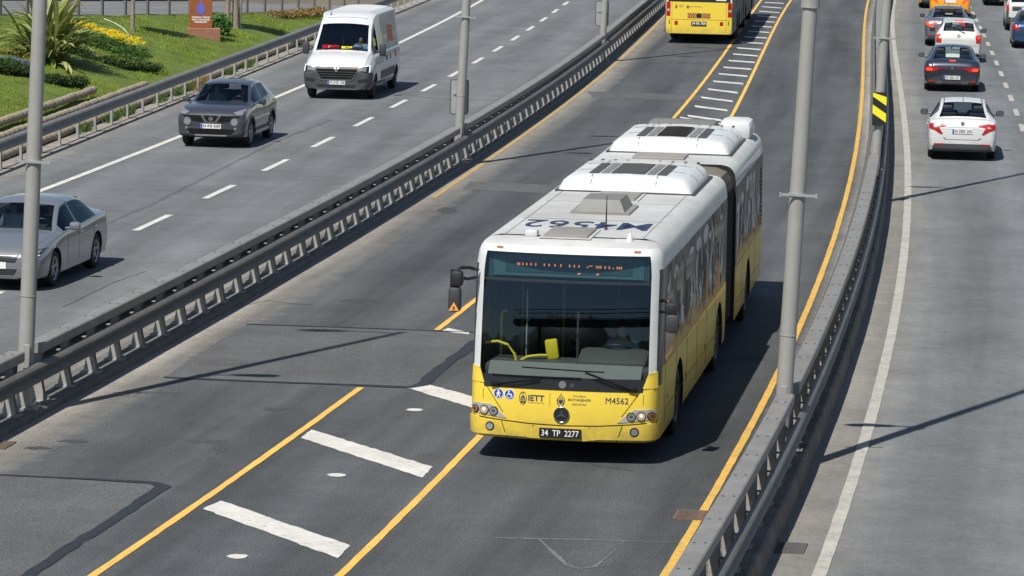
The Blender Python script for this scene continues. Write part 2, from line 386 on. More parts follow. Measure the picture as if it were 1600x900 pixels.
def split_by_mat(me, keep_components=()):
    """{material name: [mesh, ...]}; the materials in keep_components are cut further into loose pieces"""
    out = {}
    names = [m.name for m in me.materials]; groups = {}
    for p in me.polygons: groups.setdefault(names[p.material_index], []).append(p.index)
    sharp = None
    for nm, pol in groups.items():
        sets = [pol]
        if nm in keep_components:
            v2 = {}; par = {}
            def find(a):
                while par[a] != a: par[a] = par[par[a]]; a = par[a]
                return a
            for pi in pol:
                vs = me.polygons[pi].vertices
                for v in vs: par.setdefault(v, v)
                for v in vs[1:]: par[find(v)] = find(vs[0])
            d = {}
            for pi in pol: d.setdefault(find(me.polygons[pi].vertices[0]), []).append(pi)
            sets = list(d.values())
        out[nm] = []
        for st in sets:
            mp = {}; vs = []; fs = []
            for pi in st:
                f = []
                for v in me.polygons[pi].vertices:
                    if v not in mp: mp[v] = len(vs); vs.append(me.vertices[v].co.copy())
                    f.append(mp[v])
                fs.append(f)
            out[nm].append((vs, fs))
    return out
def pchip(xs, ys):
    xs = np.array(xs, float); ys = np.array(ys, float); h = np.diff(xs); d = np.diff(ys) / h; m = np.zeros(len(xs))
    for k in range(1, len(xs) - 1):
        if d[k - 1] * d[k] > 0: w1 = 2 * h[k] + h[k - 1]; w2 = h[k] + 2 * h[k - 1]; m[k] = (w1 + w2) / (w1 / d[k - 1] + w2 / d[k])
    m[0] = d[0]; m[-1] = d[-1]
    def f(x):
        k = min(max(int(np.searchsorted(xs, x) - 1), 0), len(h) - 1); t = (x - xs[k]) / h[k]
        if t < 0 or t > 1: return float(ys[0] + m[0] * (x - xs[0]) if t < 0 else ys[-1] + m[-1] * (x - xs[-1]))
        return float((1 + 2 * t) * (1 - t) ** 2 * ys[k] + t * (1 - t) ** 2 * h[k] * m[k] + t * t * (3 - 2 * t) * ys[k + 1] + t * t * (t - 1) * h[k] * m[k + 1])
    return f
# ------------------------------------------------------------------ curves of the road, x as a function of y
class Curve:
    def __init__(s, pts, deg):
        y = np.array([p[1] for p in pts]); x = np.array([p[0] for p in pts])
        s.c = np.polyfit((y - 80) / 40, x, deg); s.a, s.b = y.min() - 3, y.max() + 3
    def raw(s, y): return float(np.polyval(s.c, (y - 80) / 40))
    def d(s, y): y = min(max(y, s.a), s.b); return (s.raw(y + .1) - s.raw(y - .1)) / .2
    def __call__(s, y):
        k = min(max(y, s.a), s.b); return s.raw(k) + s.d(k) * (y - k)
def px(pts, z=0): return [G(a, b, z) for a, b in pts]
ZR = -0.2                                                     # level of the right carriageway
LS = Curve(px([(63, 297), (280, 217), (440, 148), (480, 130), (640, 60), (740, 8)]), 2)
LD = Curve(px([(236, 348), (342, 300), (429, 259), (502, 225), (565, 193), (620, 165), (666, 140), (708, 117), (743, 96), (774, 77), (803, 60), (829, 45), (852, 30)]), 2)
LB = Curve(px([(40, 637), (715, 253), (940, 93)], .10), 2)
YL = Curve(px([(779, 239), (907, 145), (987, 77), (1032, 31)]), 2)
Y1 = Curve(px([(155, 898), (350, 757), (563, 606), (680, 515), (735, 473), (1053, 192), (1120, 95), (1190, 0)]), 3)
Y2 = Curve(px([(528, 898), (640, 790), (757, 684), (1134, 193), (1190, 90), (1236, 0)]), 3)
YE = Curve(px([(1045, 895), (1110, 770), (1205, 600), (1290, 430), (1322, 300), (1340, 200), (1350, 100), (1357, 0)]), 3)
RB = Curve([p + Vector((.12, 0, 0)) for p in px([(1055, 890), (1105, 800), (1165, 700), (1213, 612), (1250, 540), (1300, 440), (1345, 300), (1362, 235)], .96)] + px([(1372, 130), (1375, 60), (1376, 0)], .75), 3)
WL = Curve(px([(1275, 895), (1340, 745), (1400, 500), (1415, 300), (1405, 120), (1398, 0)], ZR), 3)
RD = Curve(px([(1597, 200), (1586, 175), (1579, 157), (1575, 135), (1567, 116), (1558, 98), (1551, 85), (1545, 72), (1538, 59), (1532, 47), (1526, 34), (1521, 23), (1517, 12)], ZR), 2)
LG = Curve(px([(106, 220), (137, 209), (169, 197), (197, 187), (224, 179), (248, 167), (274, 155), (297, 148), (382, 112), (401, 104), (418, 96.5), (435, 91), (451, 84), (468, 78)]) + [Vector((-4.9, 154, 0))], 2)
RAMP = Curve([Vector(q) for q in ((-16.09, 113, 0), (-14.49, 117.9, 0), (-11.87, 126.8, 0), (-9.83, 132.7, 0), (-8.85, 136.3, 0), (-7.7, 141, 0))], 2)
def bank_z(x, y):
    d = LG(y) - x
    return .42 + .22 * max(0, d - .6)
def ramp_z(y): return bank_z(RAMP(y), y)
YS = [20 + k for k in range(0, 241)]
def strip(name, fl, fr, mt, z=0, ys=None, n=1, kind='structure', jit=0, zf=None):
    """a sheet between two curves, with metres from either edge in two uv maps"""
    ys = ys or YS; vs = []; fs = []; ul = []; ur = []
    for y in ys:
        a, b = fl(y), fr(y)
        for k in range(n + 1):
            x = a + (b - a) * k / n; j = rnd.uniform(-jit, jit) if (jit and k in (0, n)) else 0
            vs.append((x + j, y, zf(x, y) if zf else z)); ul.append((x - a, y)); ur.append((b - x, y))
    m = n + 1
    for j in range(len(ys) - 1):
        for k in range(n): fs.append([j * m + k, j * m + k + 1, (j + 1) * m + k + 1, (j + 1) * m + k])
    me = to_mesh(name, vs, fs, mt)
    for nm, src in (('left', ul), ('right', ur)):
        u = me.uv_layers.new(name=nm); u.data.foreach_set('uv', [c for lp in me.loops for c in src[lp.vertex_index]])
    return tag(inst(name, me), kind=kind)
def sheet(name, pts, mt, z, jit=0.0, step=.25, kind='structure', parent=None):
    """a flat outline on the ground"""
    out = []
    pts = [Vector((p[0], p[1], 0)) for p in pts]
    for k, p in enumerate(pts):
        q = pts[(k + 1) % len(pts)]; n = max(1, int((q - p).length / step)) if jit else 1
        for j in range(n):
            r = p.lerp(q, j / n)
            if jit and j: r += Vector((rnd.uniform(-jit, jit), rnd.uniform(-jit, jit) * 2, 0))
            out.append((r.x, r.y, z))
    me = to_mesh(name, out, [list(range(len(out)))], mt)
    for nm in ('left', 'right'):
        u = me.uv_layers.new(name=nm); u.data.foreach_set('uv', [c for lp in me.loops for c in (me.vertices[lp.vertex_index].co.x + 50, me.vertices[lp.vertex_index].co.y)])
    return tag(inst(name, me, parent), kind=kind)
def ribbon(name, pts, wd, mt, z, jit=.01, step=.3, kind='structure'):
    pts = [Vector((p[0], p[1], 0)) for p in pts]; L = []; Rr = []; seq = []
    for k in range(len(pts) - 1):
        n = max(1, int((pts[k + 1] - pts[k]).length / step))
        for j in range(n): seq.append((pts[k].lerp(pts[k + 1], j / n), k + j / n))
    seq.append((pts[-1], len(pts) - 1))
    for k, (p, t) in enumerate(seq):
        d = (seq[min(k + 1, len(seq) - 1)][0] - seq[max(k - 1, 0)][0]).normalized(); n = Vector((d.y, -d.x, 0))
        w_ = wd if not hasattr(wd, '__len__') else np.interp(t, range(len(wd)), wd)
        L.append(p - n * (w_ / 2 + rnd.uniform(-jit, jit))); Rr.append(p + n * (w_ / 2 + rnd.uniform(-jit, jit)))
    vs = [(p.x, p.y, z) for p in L + Rr]; n = len(L)
    return tag(inst(name, to_mesh(name, vs, [[k, n + k, n + k + 1, k + 1] for k in range(n - 1)], mt)), kind=kind)
# ------------------------------------------------------------------ ground and carriageways
mat('earth', (.12, .105, .07), .95, var=.3, vscale=.4)
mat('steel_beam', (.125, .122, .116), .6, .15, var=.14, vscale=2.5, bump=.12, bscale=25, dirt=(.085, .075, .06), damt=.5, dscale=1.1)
paint('paint_yellow_edge', (.62, .38, .08), .65, under=(.16, .15, .13), lo=.5, hi=.66)
mat('steel_rail_mid', (.225, .22, .215), .55, .2, var=.14, vscale=2.5, dirt=(.14, .13, .11), damt=.45, dscale=1.1)
gm = to_mesh('ground', [(-2500, -300, -.45), (2500, -300, -.45), (2500, 4000, -.45), (-2500, 4000, -.45)], [[0, 1, 2, 3]], 'earth')
tag(inst('ground', gm), kind='structure')
strip('left_road', lambda y: LG(y) - .35, lambda y: LB(y) - .2, 'asphalt_left', 0, n=2)
strip('bus_road', lambda y: LB(y) + .1, lambda y: RB(y) - .15, 'asphalt_bus', 0, n=2)
strip('right_road', lambda y: RB(y) + .1, lambda y: RB(y) + 22, 'asphalt_right', ZR, n=2)
# kerbs that carry the barriers
def sweep(name, prof, cf, y0, y1, mt, step=1.0, parent=None, kind=None, smooth=30, zf=None):
    n = max(1, int(math.ceil((y1 - y0) / step))); vs = []; fs = []; k = len(prof)
    for j in range(n + 1):
        y = y0 + (y1 - y0) * j / n; d = cf.d(y); l = math.hypot(1, d); zz = zf(y) if zf else 0
        for a, z in prof: vs.append((cf(y) + a / l, y - a * d / l, z + zz))
    for j in range(n):
        for q in range(k): fs.append([j * k + q, j * k + (q + 1) % k, (j + 1) * k + (q + 1) % k, (j + 1) * k + q])
    fs += [list(range(k))[::-1], list(range(n * k, (n + 1) * k))]
    me = to_mesh(name, vs, fs, mt, smooth=smooth)
    o = inst(name, me, parent)
    if kind: o['kind'] = kind
    return o
sweep('median_kerb', [(-.34, -.2), (-.34, .07), (-.31, .10), (.20, .10), (.24, .06), (.27, -.2)], LB, 22, 255, 'concrete', kind='structure')
sweep('median_kerb', [(-.28, -.35), (-.28, .07), (-.25, .10), (.24, .10), (.27, .07), (.32, -.35)], RB, 22, 255, 'concrete_wall', kind='structure')
# ------------------------------------------------------------------ painted markings
def stripe(name, cv, wd, mt, y0, y1, z=.008, step=.35, jit=.005):
    n = max(1, int((y1 - y0) / step)); ys = [y0 + (y1 - y0) * k / n for k in range(n + 1)]
    return strip(name, lambda y: cv(y) - wd / 2, lambda y: cv(y) + wd / 2, mt, z, ys, jit=jit)
stripe('lane_marking', LS, .17, 'paint_white', 22, 255)
for k in range(-8, 18):
    yc = 74.15 + 6.18 * k
    stripe('lane_marking', LD, .155, 'paint_white', yc - 1.45, yc + 1.45)
stripe('lane_marking', YL, .13, 'paint_yellow_faded', 80, 255)
stripe('lane_marking', Y1, .105, 'paint_yellow', 22, G(563, 606).y); stripe('lane_marking', Y1, .105, 'paint_yellow', G(680, 516).y, 255)
stripe('lane_marking', Y2, .105, 'paint_yellow', 22, 255)
stripe('lane_marking', YE, .105, 'paint_yellow_edge', 22, 255)
stripe('lane_marking', WL, .165, 'paint_white_worn', 22, 255, ZR + .008)
for k in range(-14, 28):
    yc = G(1597, 200, ZR).y + 5.42 * k
    stripe('lane_marking', RD, .15, 'paint_white_worn', yc - 1.25, yc + 1.25, ZR + .008)
def rung(pts): sheet('hatch_marking', [G(*p) for p in pts], 'paint_white', .008, jit=.012, step=.12)
rung([(345, 783), (317, 796), (528, 873), (547, 853)]); rung([(487, 672), (470, 685), (660, 747), (676, 730)])
rung([(668, 601), (633, 606), (742, 639), (742, 621)]); rung([(700, 513), (690, 518), (733, 523), (733, 520)])
for k in range(3):
    a = Vector((Y1(36 - 5 * k) + .35, 39 - 5 * k, 0)); b = Vector((Y2(36 - 5 * k) - .2, 36 - 5 * k, 0)); d = Vector((0, .5, 0))
    sheet('hatch_marking', [a, a - d, b - d, b], 'paint_white', .008, jit=.012, step=.12)
for k in range(13):
    y = 64 + 3.1 * k
    a = Vector((Y1(y) + .3, y + 1.4, 0)); b = Vector((Y2(y) - .25, y - .5, 0)); d = Vector((0, .4, 0))
    sheet('hatch_marking', [a, a - d, b - d, b], 'paint_white', .008, jit=.012, step=.2)
RL = [(335, 815), (385, 748), (432, 686), (478, 628), (517, 573), (555, 520), (588, 474), (623, 427), (655, 381), (683, 338), (709, 296), (736, 260), (760, 220), (784, 183), (806, 149), (826, 112), (840, 80), (860, 48), (877, 18)]
RR_ = [(575, 848), (615, 778), (652, 714), (688, 654), (726, 590), (757, 538), (783, 488), (807, 440), (830, 395), (853, 350), (870, 308), (890, 268), (910, 230), (930, 192), (947, 157), (963, 124), (980, 90), (995, 58), (1010, 25)]
for (a, b), (c, d) in zip(RL, RR_):
    p = G(1000 + a / 4.5, b / 4.5); q = G(1000 + c / 4.5, d / 4.5); e = Vector((0, .33, 0))
    sheet('hatch_marking', [p + e, p - e, q - e, q + e], 'paint_white', .008, jit=.015, step=.25)
for k in range(22):
    y = 168.5 + 3.6 * k; sheet('hatch_marking', [(Y1(y) + .25, y + .9), (Y1(y) + .25, y + .3), (Y2(y) - .25, y - .3), (Y2(y) - .25, y + .3)], 'paint_white', .008)
for c in ((648, 641), (526, 743), (371, 870)):
    g = G(*c); sheet('paint_spot', [(g.x + .125 * math.cos(t * PI / 7) * rnd.uniform(.85, 1.1), g.y + .13 * math.sin(t * PI / 7) * rnd.uniform(.85, 1.1)) for t in range(14)], 'paint_white', .008)
# ------------------------------------------------------------------ repairs, seams, scuffs
P_ = lambda l, z=0: [G(a, b, z) for a, b in l]
sheet('asphalt_patch', P_([(385, 507), (560, 513), (745, 520), (745, 540), (650, 605), (420, 597), (255, 590), (290, 566), (330, 540)]), 'asphalt_old', .004, jit=.05)
sheet('asphalt_patch', P_([(-40, 740), (0, 743), (245, 757), (262, 764), (45, 905), (-200, 905)]), 'asphalt_old', .004)
sheet('asphalt_patch', P_([(735, 283), (880, 290), (866, 303), (722, 296)]), 'asphalt_old', .004, jit=.02)
sheet('asphalt_patch', P_([(918, 143), (1100, 149), (1094, 158), (925, 152)]), 'asphalt_old', .004, jit=.02)
ribbon('tar_seam', P_([(385, 507), (560, 513), (745, 520)]), .10, 'tar', .0095, .02)
ribbon('tar_seam', P_([(255, 590), (420, 597), (560, 602), (640, 606), (660, 602), (690, 575), (745, 533)]), [.12, .12, .13, .16, .22, .20, .20], 'tar', .0095, .025)
ribbon('tar_seam', P_([(-30, 741), (0, 743), (120, 748), (240, 755), (256, 761), (200, 798), (110, 855), (40, 903)]), [.1, .1, .1, .13, .2, .16, .16, .16], 'tar', .0095, .02)
ribbon('tar_seam', P_([(165, 350), (240, 318), (330, 272), (430, 222), (520, 186)]), .08, 'asphalt_crack', .004, .03)
ribbon('tar_seam', P_([(600, 140), (660, 152), (720, 156), (780, 156)]), .08, 'asphalt_crack', .004, .03)
ribbon('scuff_mark', P_([(720, 838), (800, 841), (900, 843), (1060, 848)]), [.02, .05, .07, .02], 'chalk', .004, .012)
ribbon('scuff_mark', P_([(840, 842), (862, 862), (885, 882), (905, 889), (930, 886), (955, 866), (975, 845)]), [.02, .04, .05, .05, .05, .03, .02], 'chalk', .005, .015)
rs_ = random.Random(21)
for (a_, b_, rx, ry) in ((330, 690, .30, .12), (345, 700, .12, .3), (120, 690, .25, .1), (480, 560, .3, .12), (560, 470, .35, .15), (330, 720, .1, .2), (700, 330, .25, .5), (1170, 560, .3, .2), (1120, 760, .25, .5), (60, 700, .2, .1), (430, 640, .2, .12)):
    g = G(a_, b_); sheet('oil_stain', [(g.x + rx * math.cos(t * PI / 9) * rs_.uniform(.45, 1.15), g.y + ry * 1.6 * math.sin(t * PI / 9) * rs_.uniform(.45, 1.15)) for t in range(18)], 'oil_stain', .0025 + .0002 * (a_ % 7))
for pts_ in ([(300, 470), (360, 480), (420, 470), (500, 478)], [(180, 620), (230, 612), (300, 616)], [(860, 700), (930, 728), (1010, 738)], [(100, 480), (180, 440), (240, 420)]):
    z_ = ZR if pts_[0][0] > 1300 else 0
    P2 = []
    for k in range(len(pts_) - 1):
        for t in range(6): P2.append(G(pts_[k][0] + (pts_[k + 1][0] - pts_[k][0]) * t / 6 + rs_.uniform(-3, 3), pts_[k][1] + (pts_[k + 1][1] - pts_[k][1]) * t / 6 + rs_.uniform(-1, 1), z_))
    ribbon('road_crack', P2, .022, 'oil_stain', z_ + .004, .006)
def grate(c, z, w_, l_, mt, label):
    g = G(*c, z); rz = -math.atan(YE.d(g.y))
    o = thing('drain_grate', label, 'drain grate', (g.x, g.y, z), rz)
    MB().box((0, 0, .005), (w_, l_, .006)).obj('gully', 'under', o)
    mb = MB()
    for sg in (1, -1): mb.box((sg * (w_ / 2 + .015), 0, .009), (.03, l_ + .06, .016)); mb.box((0, sg * (l_ / 2 + .015), .0092), (w_, .03, .0165))
    mb.obj('frame', mt, o)
    bar = MB().box((0, 0, 0), (w_, .034, .014)).mesh('bar', mt)
    n = int(l_ / .075)
    for k in range(n): inst('bar', bar, o, (0, -l_ / 2 + (k + .5) * l_ / n, .016))
    return o
grate((1080, 806), 0, .34, .55, 'rust', 'rusty drain grate beside the yellow edge line and right median barrier')
grate((1232, 857), ZR, .36, .55, 'iron', 'grey drain grate in the gutter of the right carriageway, half in shadow')
grate((-6, 696), 0, .34, .5, 'rust', 'rusty drain grate at the left picture edge below the kerb')
g = G(345, 566); mh = thing('manhole_cover', 'round worn manhole cover in the bus lane near the left kerb', 'manhole', (g.x, g.y, .004))
MB().lathe([(0, .42), (.006, .42), (.006, .34), (.004, .34)], 28, 'z').obj('frame_ring', 'iron', mh)
c = MB(); c.lathe([(0, .33), (.010, .33), (.010, 0.001)], 28, 'z')
for k in range(-5, 6): c.box((k * .05, 0, .012), (.018, 2 * math.sqrt(max(.001, .3 ** 2 - (k * .05) ** 2)), .005))
c.obj('lid', 'iron', mh)
# ------------------------------------------------------------------ barriers
def wprof(o, z0, sg, t=.006, sc=1.0, vs=.94):
    p = [(0, .31), (.02, .305), (.075, .265), (.083, .235), (.075, .21), (.012, .175), (.006, .155), (.012, .135), (.075, .10), (.083, .075), (.075, .045), (.02, .005), (0, 0)]
    a = [(sg * (o + x * sc), z0 + z * vs) for x, z in p]; b = [(sg * (o + x * sc - t), z0 + z * vs) for x, z in p]
    return a + b[::-1]
def cut_ranges(y0, y1, L, gaps):
    """pieces of length L between y0 and y1, interrupted by the gaps"""
    out = []; y = y0
    marks = sorted(gaps)
    while y < y1 - .3:
        e = min(y + L, y1)
        for a, b in marks:
            if a < e and b > y:
                e = a; break
        if e - y > .3: out.append((y, e)); y = e
        else: y = e
        for a, b in marks:
            if abs(y - a) < 1e-6: y = b
    return out
def median_post(name, lower=0):
    mb = MB()
    mb.box((0, 0, .008), (.30, .22, .016)); mb.box((0, -.055, .14), (.21, .008, .25), top=.55); mb.box((0, .055, .14), (.21, .008, .25), top=.55)
    mb.box((0, -.055, .49), (.115, .008, .46)); mb.box((0, .055, .49), (.115, .008, .46)); mb.box((-.05, 0, .38), (.008, .105, .68)); mb.box((0, 0, .705), (.14, .13, .02))
    for sg in (1, -1):
        zz = .49 if sg < 0 else .49 - lower
        mb.box((sg * .105, 0, zz - .05), (.10, .10, .012)); mb.box((sg * .105, 0, zz + .05), (.10, .10, .012)); mb.box((sg * .125, .045, zz), (.06, .01, .1))
        for q in (-.08, .08): mb.box((sg * .12, q, .024), (.024, .024, .03))
    return mb.mesh(name, 'steel_post')
def median(cv, y0, y1, poles, label, lower=0.0):
    POST = median_post('post', lower)
    o = thing('median_barrier', label, 'crash barrier', (cv(50), 50, .10))
    off = Vector((-cv(50), -50, -.10))
    def ch(ob): ob.location = off; return ob
    gaps = [(y - .42, y + .42) for y in poles]
    for a, b in cut_ranges(y0, y1, 4.0, gaps):
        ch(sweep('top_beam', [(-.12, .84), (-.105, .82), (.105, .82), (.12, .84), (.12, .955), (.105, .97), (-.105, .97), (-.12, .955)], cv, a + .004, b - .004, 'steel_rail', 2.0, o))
    for sg in (1, -1):
        j = 0; y = y0
        while y < y1:
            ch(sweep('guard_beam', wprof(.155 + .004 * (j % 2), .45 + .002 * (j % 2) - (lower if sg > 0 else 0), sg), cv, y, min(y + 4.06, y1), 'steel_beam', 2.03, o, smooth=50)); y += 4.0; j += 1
    y = y0 + .5
    while y < y1:
        if not any(abs(y - p) < .25 for p in poles):
            p = inst('post', POST, o, (cv(y) + off.x, y + off.y, 0), (0, 0, -math.atan(cv.d(y))))
        y += 1.333
    bolt = MB().lathe([(0, .018), (.012, .016), (.014, 0.001)], 6, 'z').mesh('bolt', 'iron')
    y = y0 + .4
    while y < 75:
        for e in (-.06, .06):
            if not any(abs(y - p) < .6 for p in poles): inst('bolt', bolt, o, (cv(y) + e + off.x, y + off.y, .97 + off.z))
        y += 1.333
    return o
PL = [G(31, 637, .10).y, G(712, 253, .10).y, G(938, 93, .10).y]
PR = [48.2, 82.4]
median(LB, 24, 215, PL + [15, PL[2] + 38], 'long grey steel barrier on the kerb between the left carriageway and the bus lanes')
median(RB, 24, 215, PR + [PR[1] + 37, PR[1] + 74], 'long grey steel barrier between the bus and the right carriageway', .12)
def rail_post(h, w_=.10):
    mb = MB(); mb.box((-.03, 0, h / 2), (.006, w_, h)); mb.box((0, -w_ / 2, h / 2), (.06, .006, h)); mb.box((0, w_ / 2, h / 2), (.06, .006, h))
    mb.box((.065, 0, h - .22), (.07, .08, .12)); return mb
gr = thing('guard_rail', 'grey steel guard rail on bright posts along the grass bank beside the left carriageway', 'guard rail', (LG(100), 100, 0))
RP = rail_post(.70).mesh('post', 'galv')
y = 62.0
while y < 200:
    inst('post', RP, gr, (LG(y) - LG(100), y - 100, 0), (0, 0, -math.atan(LG.d(y)))); y += 2.02
y = 62.0; j = 0
while y < 200:
    s_ = sweep('guard_beam', wprof(.10 + .004 * (j % 2), .44, 1, vs=1), LG, y, y + 4.06, 'steel_rail_mid', 2.03, gr, smooth=50); s_.location = (-LG(100), -100, 0); y += 4.04; j += 1
# ------------------------------------------------------------------ street lamps
def street_lamp(label, x, y, side, z=.10, H=14.0):
    """side: +1 when the bus lanes lie to the right of the pole"""
    o = thing('street_lamp', label, 'street lamp', (x, y, z), 0, 'street lamps along the two medians')
    o.rotation_euler = (0, math.atan(.036), 0)
    MB().tube([(0, 0, 0), (0, 0, 3), (0, 0, 7), (0, 0, H)], [.116, .108, .096, .07], 20).obj('pole', 'pole_paint', o, 40)
    b = MB(); b.box((0, 0, .012), (.42, .42, .024))
    for a in (-.16, .16):
        for c in (-.16, .16): b.tube([(a, c, .02), (a, c, .07)], .014, 6)
    b.obj('base_plate', 'steel_post', o)
    q = MB(); q.lathe([(-.006, .100), (-.006, .1185), (.006, .1185), (.006, .100)], 20, 'z', (0, 0, 1.6)); q.obj('weld_ring', 'pole_paint', o)
    MB().rbox((side * .02, -.112, .75), (.09, .02, .34), .008).obj('access_door', 'pole_paint', o)
    k = MB(); k.lathe([(-.02, .105), (-.02, .122), (.02, .122), (.02, .105)], 20, 'z', (0, 0, 3.5)); k.box((0, -.125, 3.5), (.5, .018, .035)); k.box((-.24, -.13, 3.5), (.02, .035, .06)); k.box((.24, -.13, 3.5), (.02, .035, .06))
    k.obj('clamp', 'galv', o)
    for h, sg, ln, hd in ((6.25, side, .35, .75), (H, -side, .9, .85)):
        a = MB(); a.tube([(0, 0, h - .25), (sg * ln * .5, 0, h - .05), (sg * (ln + .1), 0, h)], .03, 8); a.obj('arm', 'pole_paint', o, 40)
        l_ = MB()
        sec = [(0, .05, .03), (.12, .10, .055), (.4, .13, .07), (.65, .12, .06), (hd, .04, .03)]; vs = []; fs = []
        for s_, w_, t in sec: vs += [(sg * (ln + s_), q * w_, h + r * t) for q, r in ((-1, -.3), (-.8, .7), (0, 1), (.8, .7), (1, -.3), (0, -.6))]
        for j in range(4):
            for q in range(6): fs.append([j * 6 + q, j * 6 + (q + 1) % 6, (j + 1) * 6 + (q + 1) % 6, (j + 1) * 6 + q])
        fs += [list(range(6)), list(range(24, 30))]
        hd_o = l_.add(vs, fs).obj('lamp_head', 'lamp_grey', o, 40)
        MB().box((sg * (ln + .35), 0, h - .045), (.3, .16, .012)).obj('lens', 'lamp_glass', hd_o)
    if True:
        c = MB(); c.lathe([(-.06, .105), (-.06, .125), (.06, .125), (.06, .105)], 18, 'z', (0, 0, 6.05)); c.obj('collar', 'steel_post', o)
    return o
street_lamp('tall grey lamp pole nearest the left picture edge, on the left median', LB(PL[0]) - .02, PL[0], 1)
street_lamp('grey lamp pole on the left median with a sign panel, behind the bus roof level', LB(PL[1]), PL[1], 1)
street_lamp('farthest grey lamp pole on the left median, near the far yellow bus', LB(PL[2]), PL[2], 1)
street_lamp('tall grey lamp pole just right of the bus, on the right median', RB(PR[0]) - .08, PR[0], -1)
street_lamp('grey lamp pole on the right median carrying the striped hazard board', RB(PR[1]), PR[1], -1)
for q in (PL[2] + 38, PL[2] + 76): pass
def sign_panel(label, x, y, z0, w_, h_, back=True):
    o = thing('sign_panel', label, 'road sign', (x, y, z0))
    pl = rrect(-w_ / 2, w_ / 2, 0, h_, .05)
    MB().prism(pl, -.012, .012, lambda a, b, h: (a, h, b)).obj('panel', 'galv', o)
    f = MB(); pts = [(a, 0, b) for a, b in pl]; f.tube(pts + [pts[0]], .018, 6, caps=False); f.obj('rim', 'iron', o, 40)
    b = MB(); b.box((0, -.03, h_ * .6), (.28, .03, .04)); b.obj('bracket', 'galv', o)
    return o
h2 = 1.15; sign_panel('back of a grey sign panel clamped to the middle lamp pole of the left median', LB(PL[1]) + .036 * h2 - .03, PL[1] + .16, .10 + h2, .42, .82)
sign_panel('back of a grey sign panel on the farthest left lamp pole', LB(PL[2]) - .02, PL[2] + .16, .10 + 1.15, .42, .82)
p = thing('hazard_board', 'black and yellow striped hazard board on the right median lamp pole', 'road sign', (RB(PR[1]) + .06, PR[1] - .16, .10 + 1.52))
p.scale = (.9, 1, .9)
MB().box((0, 0, .42), (.35, .02, .84)).obj('board', 'bus_black', p)
for a, b in ((.42, .70), (-.02, .28)):
    pl = [(-.172, b + .13), (.172, b - .10), (.172, b - .10 - .22), (-.172, b + .13 - .22)]
    pl = [(x, min(max(z + .12, .01), .83)) for x, z in pl]
    MB().prism(pl, -.011, -.016, lambda a_, b_, h: (a_, h, b_)).obj('stripe', 'hi_yellow', p)
b = MB(); b.box((0, .03, .2), (.26, .04, .04)); b.box((0, .03, .64), (.26, .04, .04)); b.obj('bracket', 'galv', p)
# ------------------------------------------------------------------ vehicles
def wheel_meshes(r, wd, rimr, spokes, rimmat, key):
    t = MB(); h = wd / 2
    t.lathe([(-h + .02, rimr), (-h, rimr + .015), (-h + .005, r * .93), (-h + .03, r * .985), (-h * .5, r), (h * .5, r), (h - .03, r * .985), (h - .005, r * .93), (h, rimr + .015), (h - .02, rimr)], 28)
    q = MB(); q.lathe([(-.01, rimr), (-.01, .02)], 24, i=1)
    q.lathe([(h - .02, rimr + .004), (h - .004, rimr), (h - .03, rimr - .025), (-.01, rimr - .03)], 28); q.lathe([(h - .035, .065), (h - .03, .055), (h - .03, .001)], 14)
    for k in range(spokes):
        a = 2 * PI * k / spokes; m = Matrix.Rotation(a, 3, 'X')
        vs = [m @ Vector(v) for v in ((h - .06, -.035, .04), (h - .06, .035, .04), (h - .035, .03, .05), (h - .035, -.03, .05), (h - .06, -.022, rimr - .01), (h - .06, .022, rimr - .01), (h - .022, .022, rimr - .01), (h - .022, -.022, rimr - .01))]
        q.add(vs, [[0, 1, 5, 4], [1, 2, 6, 5], [2, 3, 7, 6], [3, 0, 4, 7], [4, 5, 6, 7]])
    return t.mesh('tyre', 'rubber', 45), q.mesh('rim', [rimmat, 'under'], 30)
WH = {}
def add_wheel(parent, x, y, r, wd=.21, rimr=None, spokes=5, rimmat='rim'):
    k = (r, wd, rimr, spokes, rimmat)
    if k not in WH: WH[k] = wheel_meshes(r, wd, rimr or r * .66, spokes, rimmat, k)
    o = bpy.data.objects.new('wheel', None); COL.objects.link(o); o.parent = parent; o.empty_display_size = .1
    o.location = (x, y, r); o.rotation_euler = (0, 0, 0 if x > 0 else PI)
    inst('tyre', WH[k][0], o); inst('rim', WH[k][1], o)
    return o
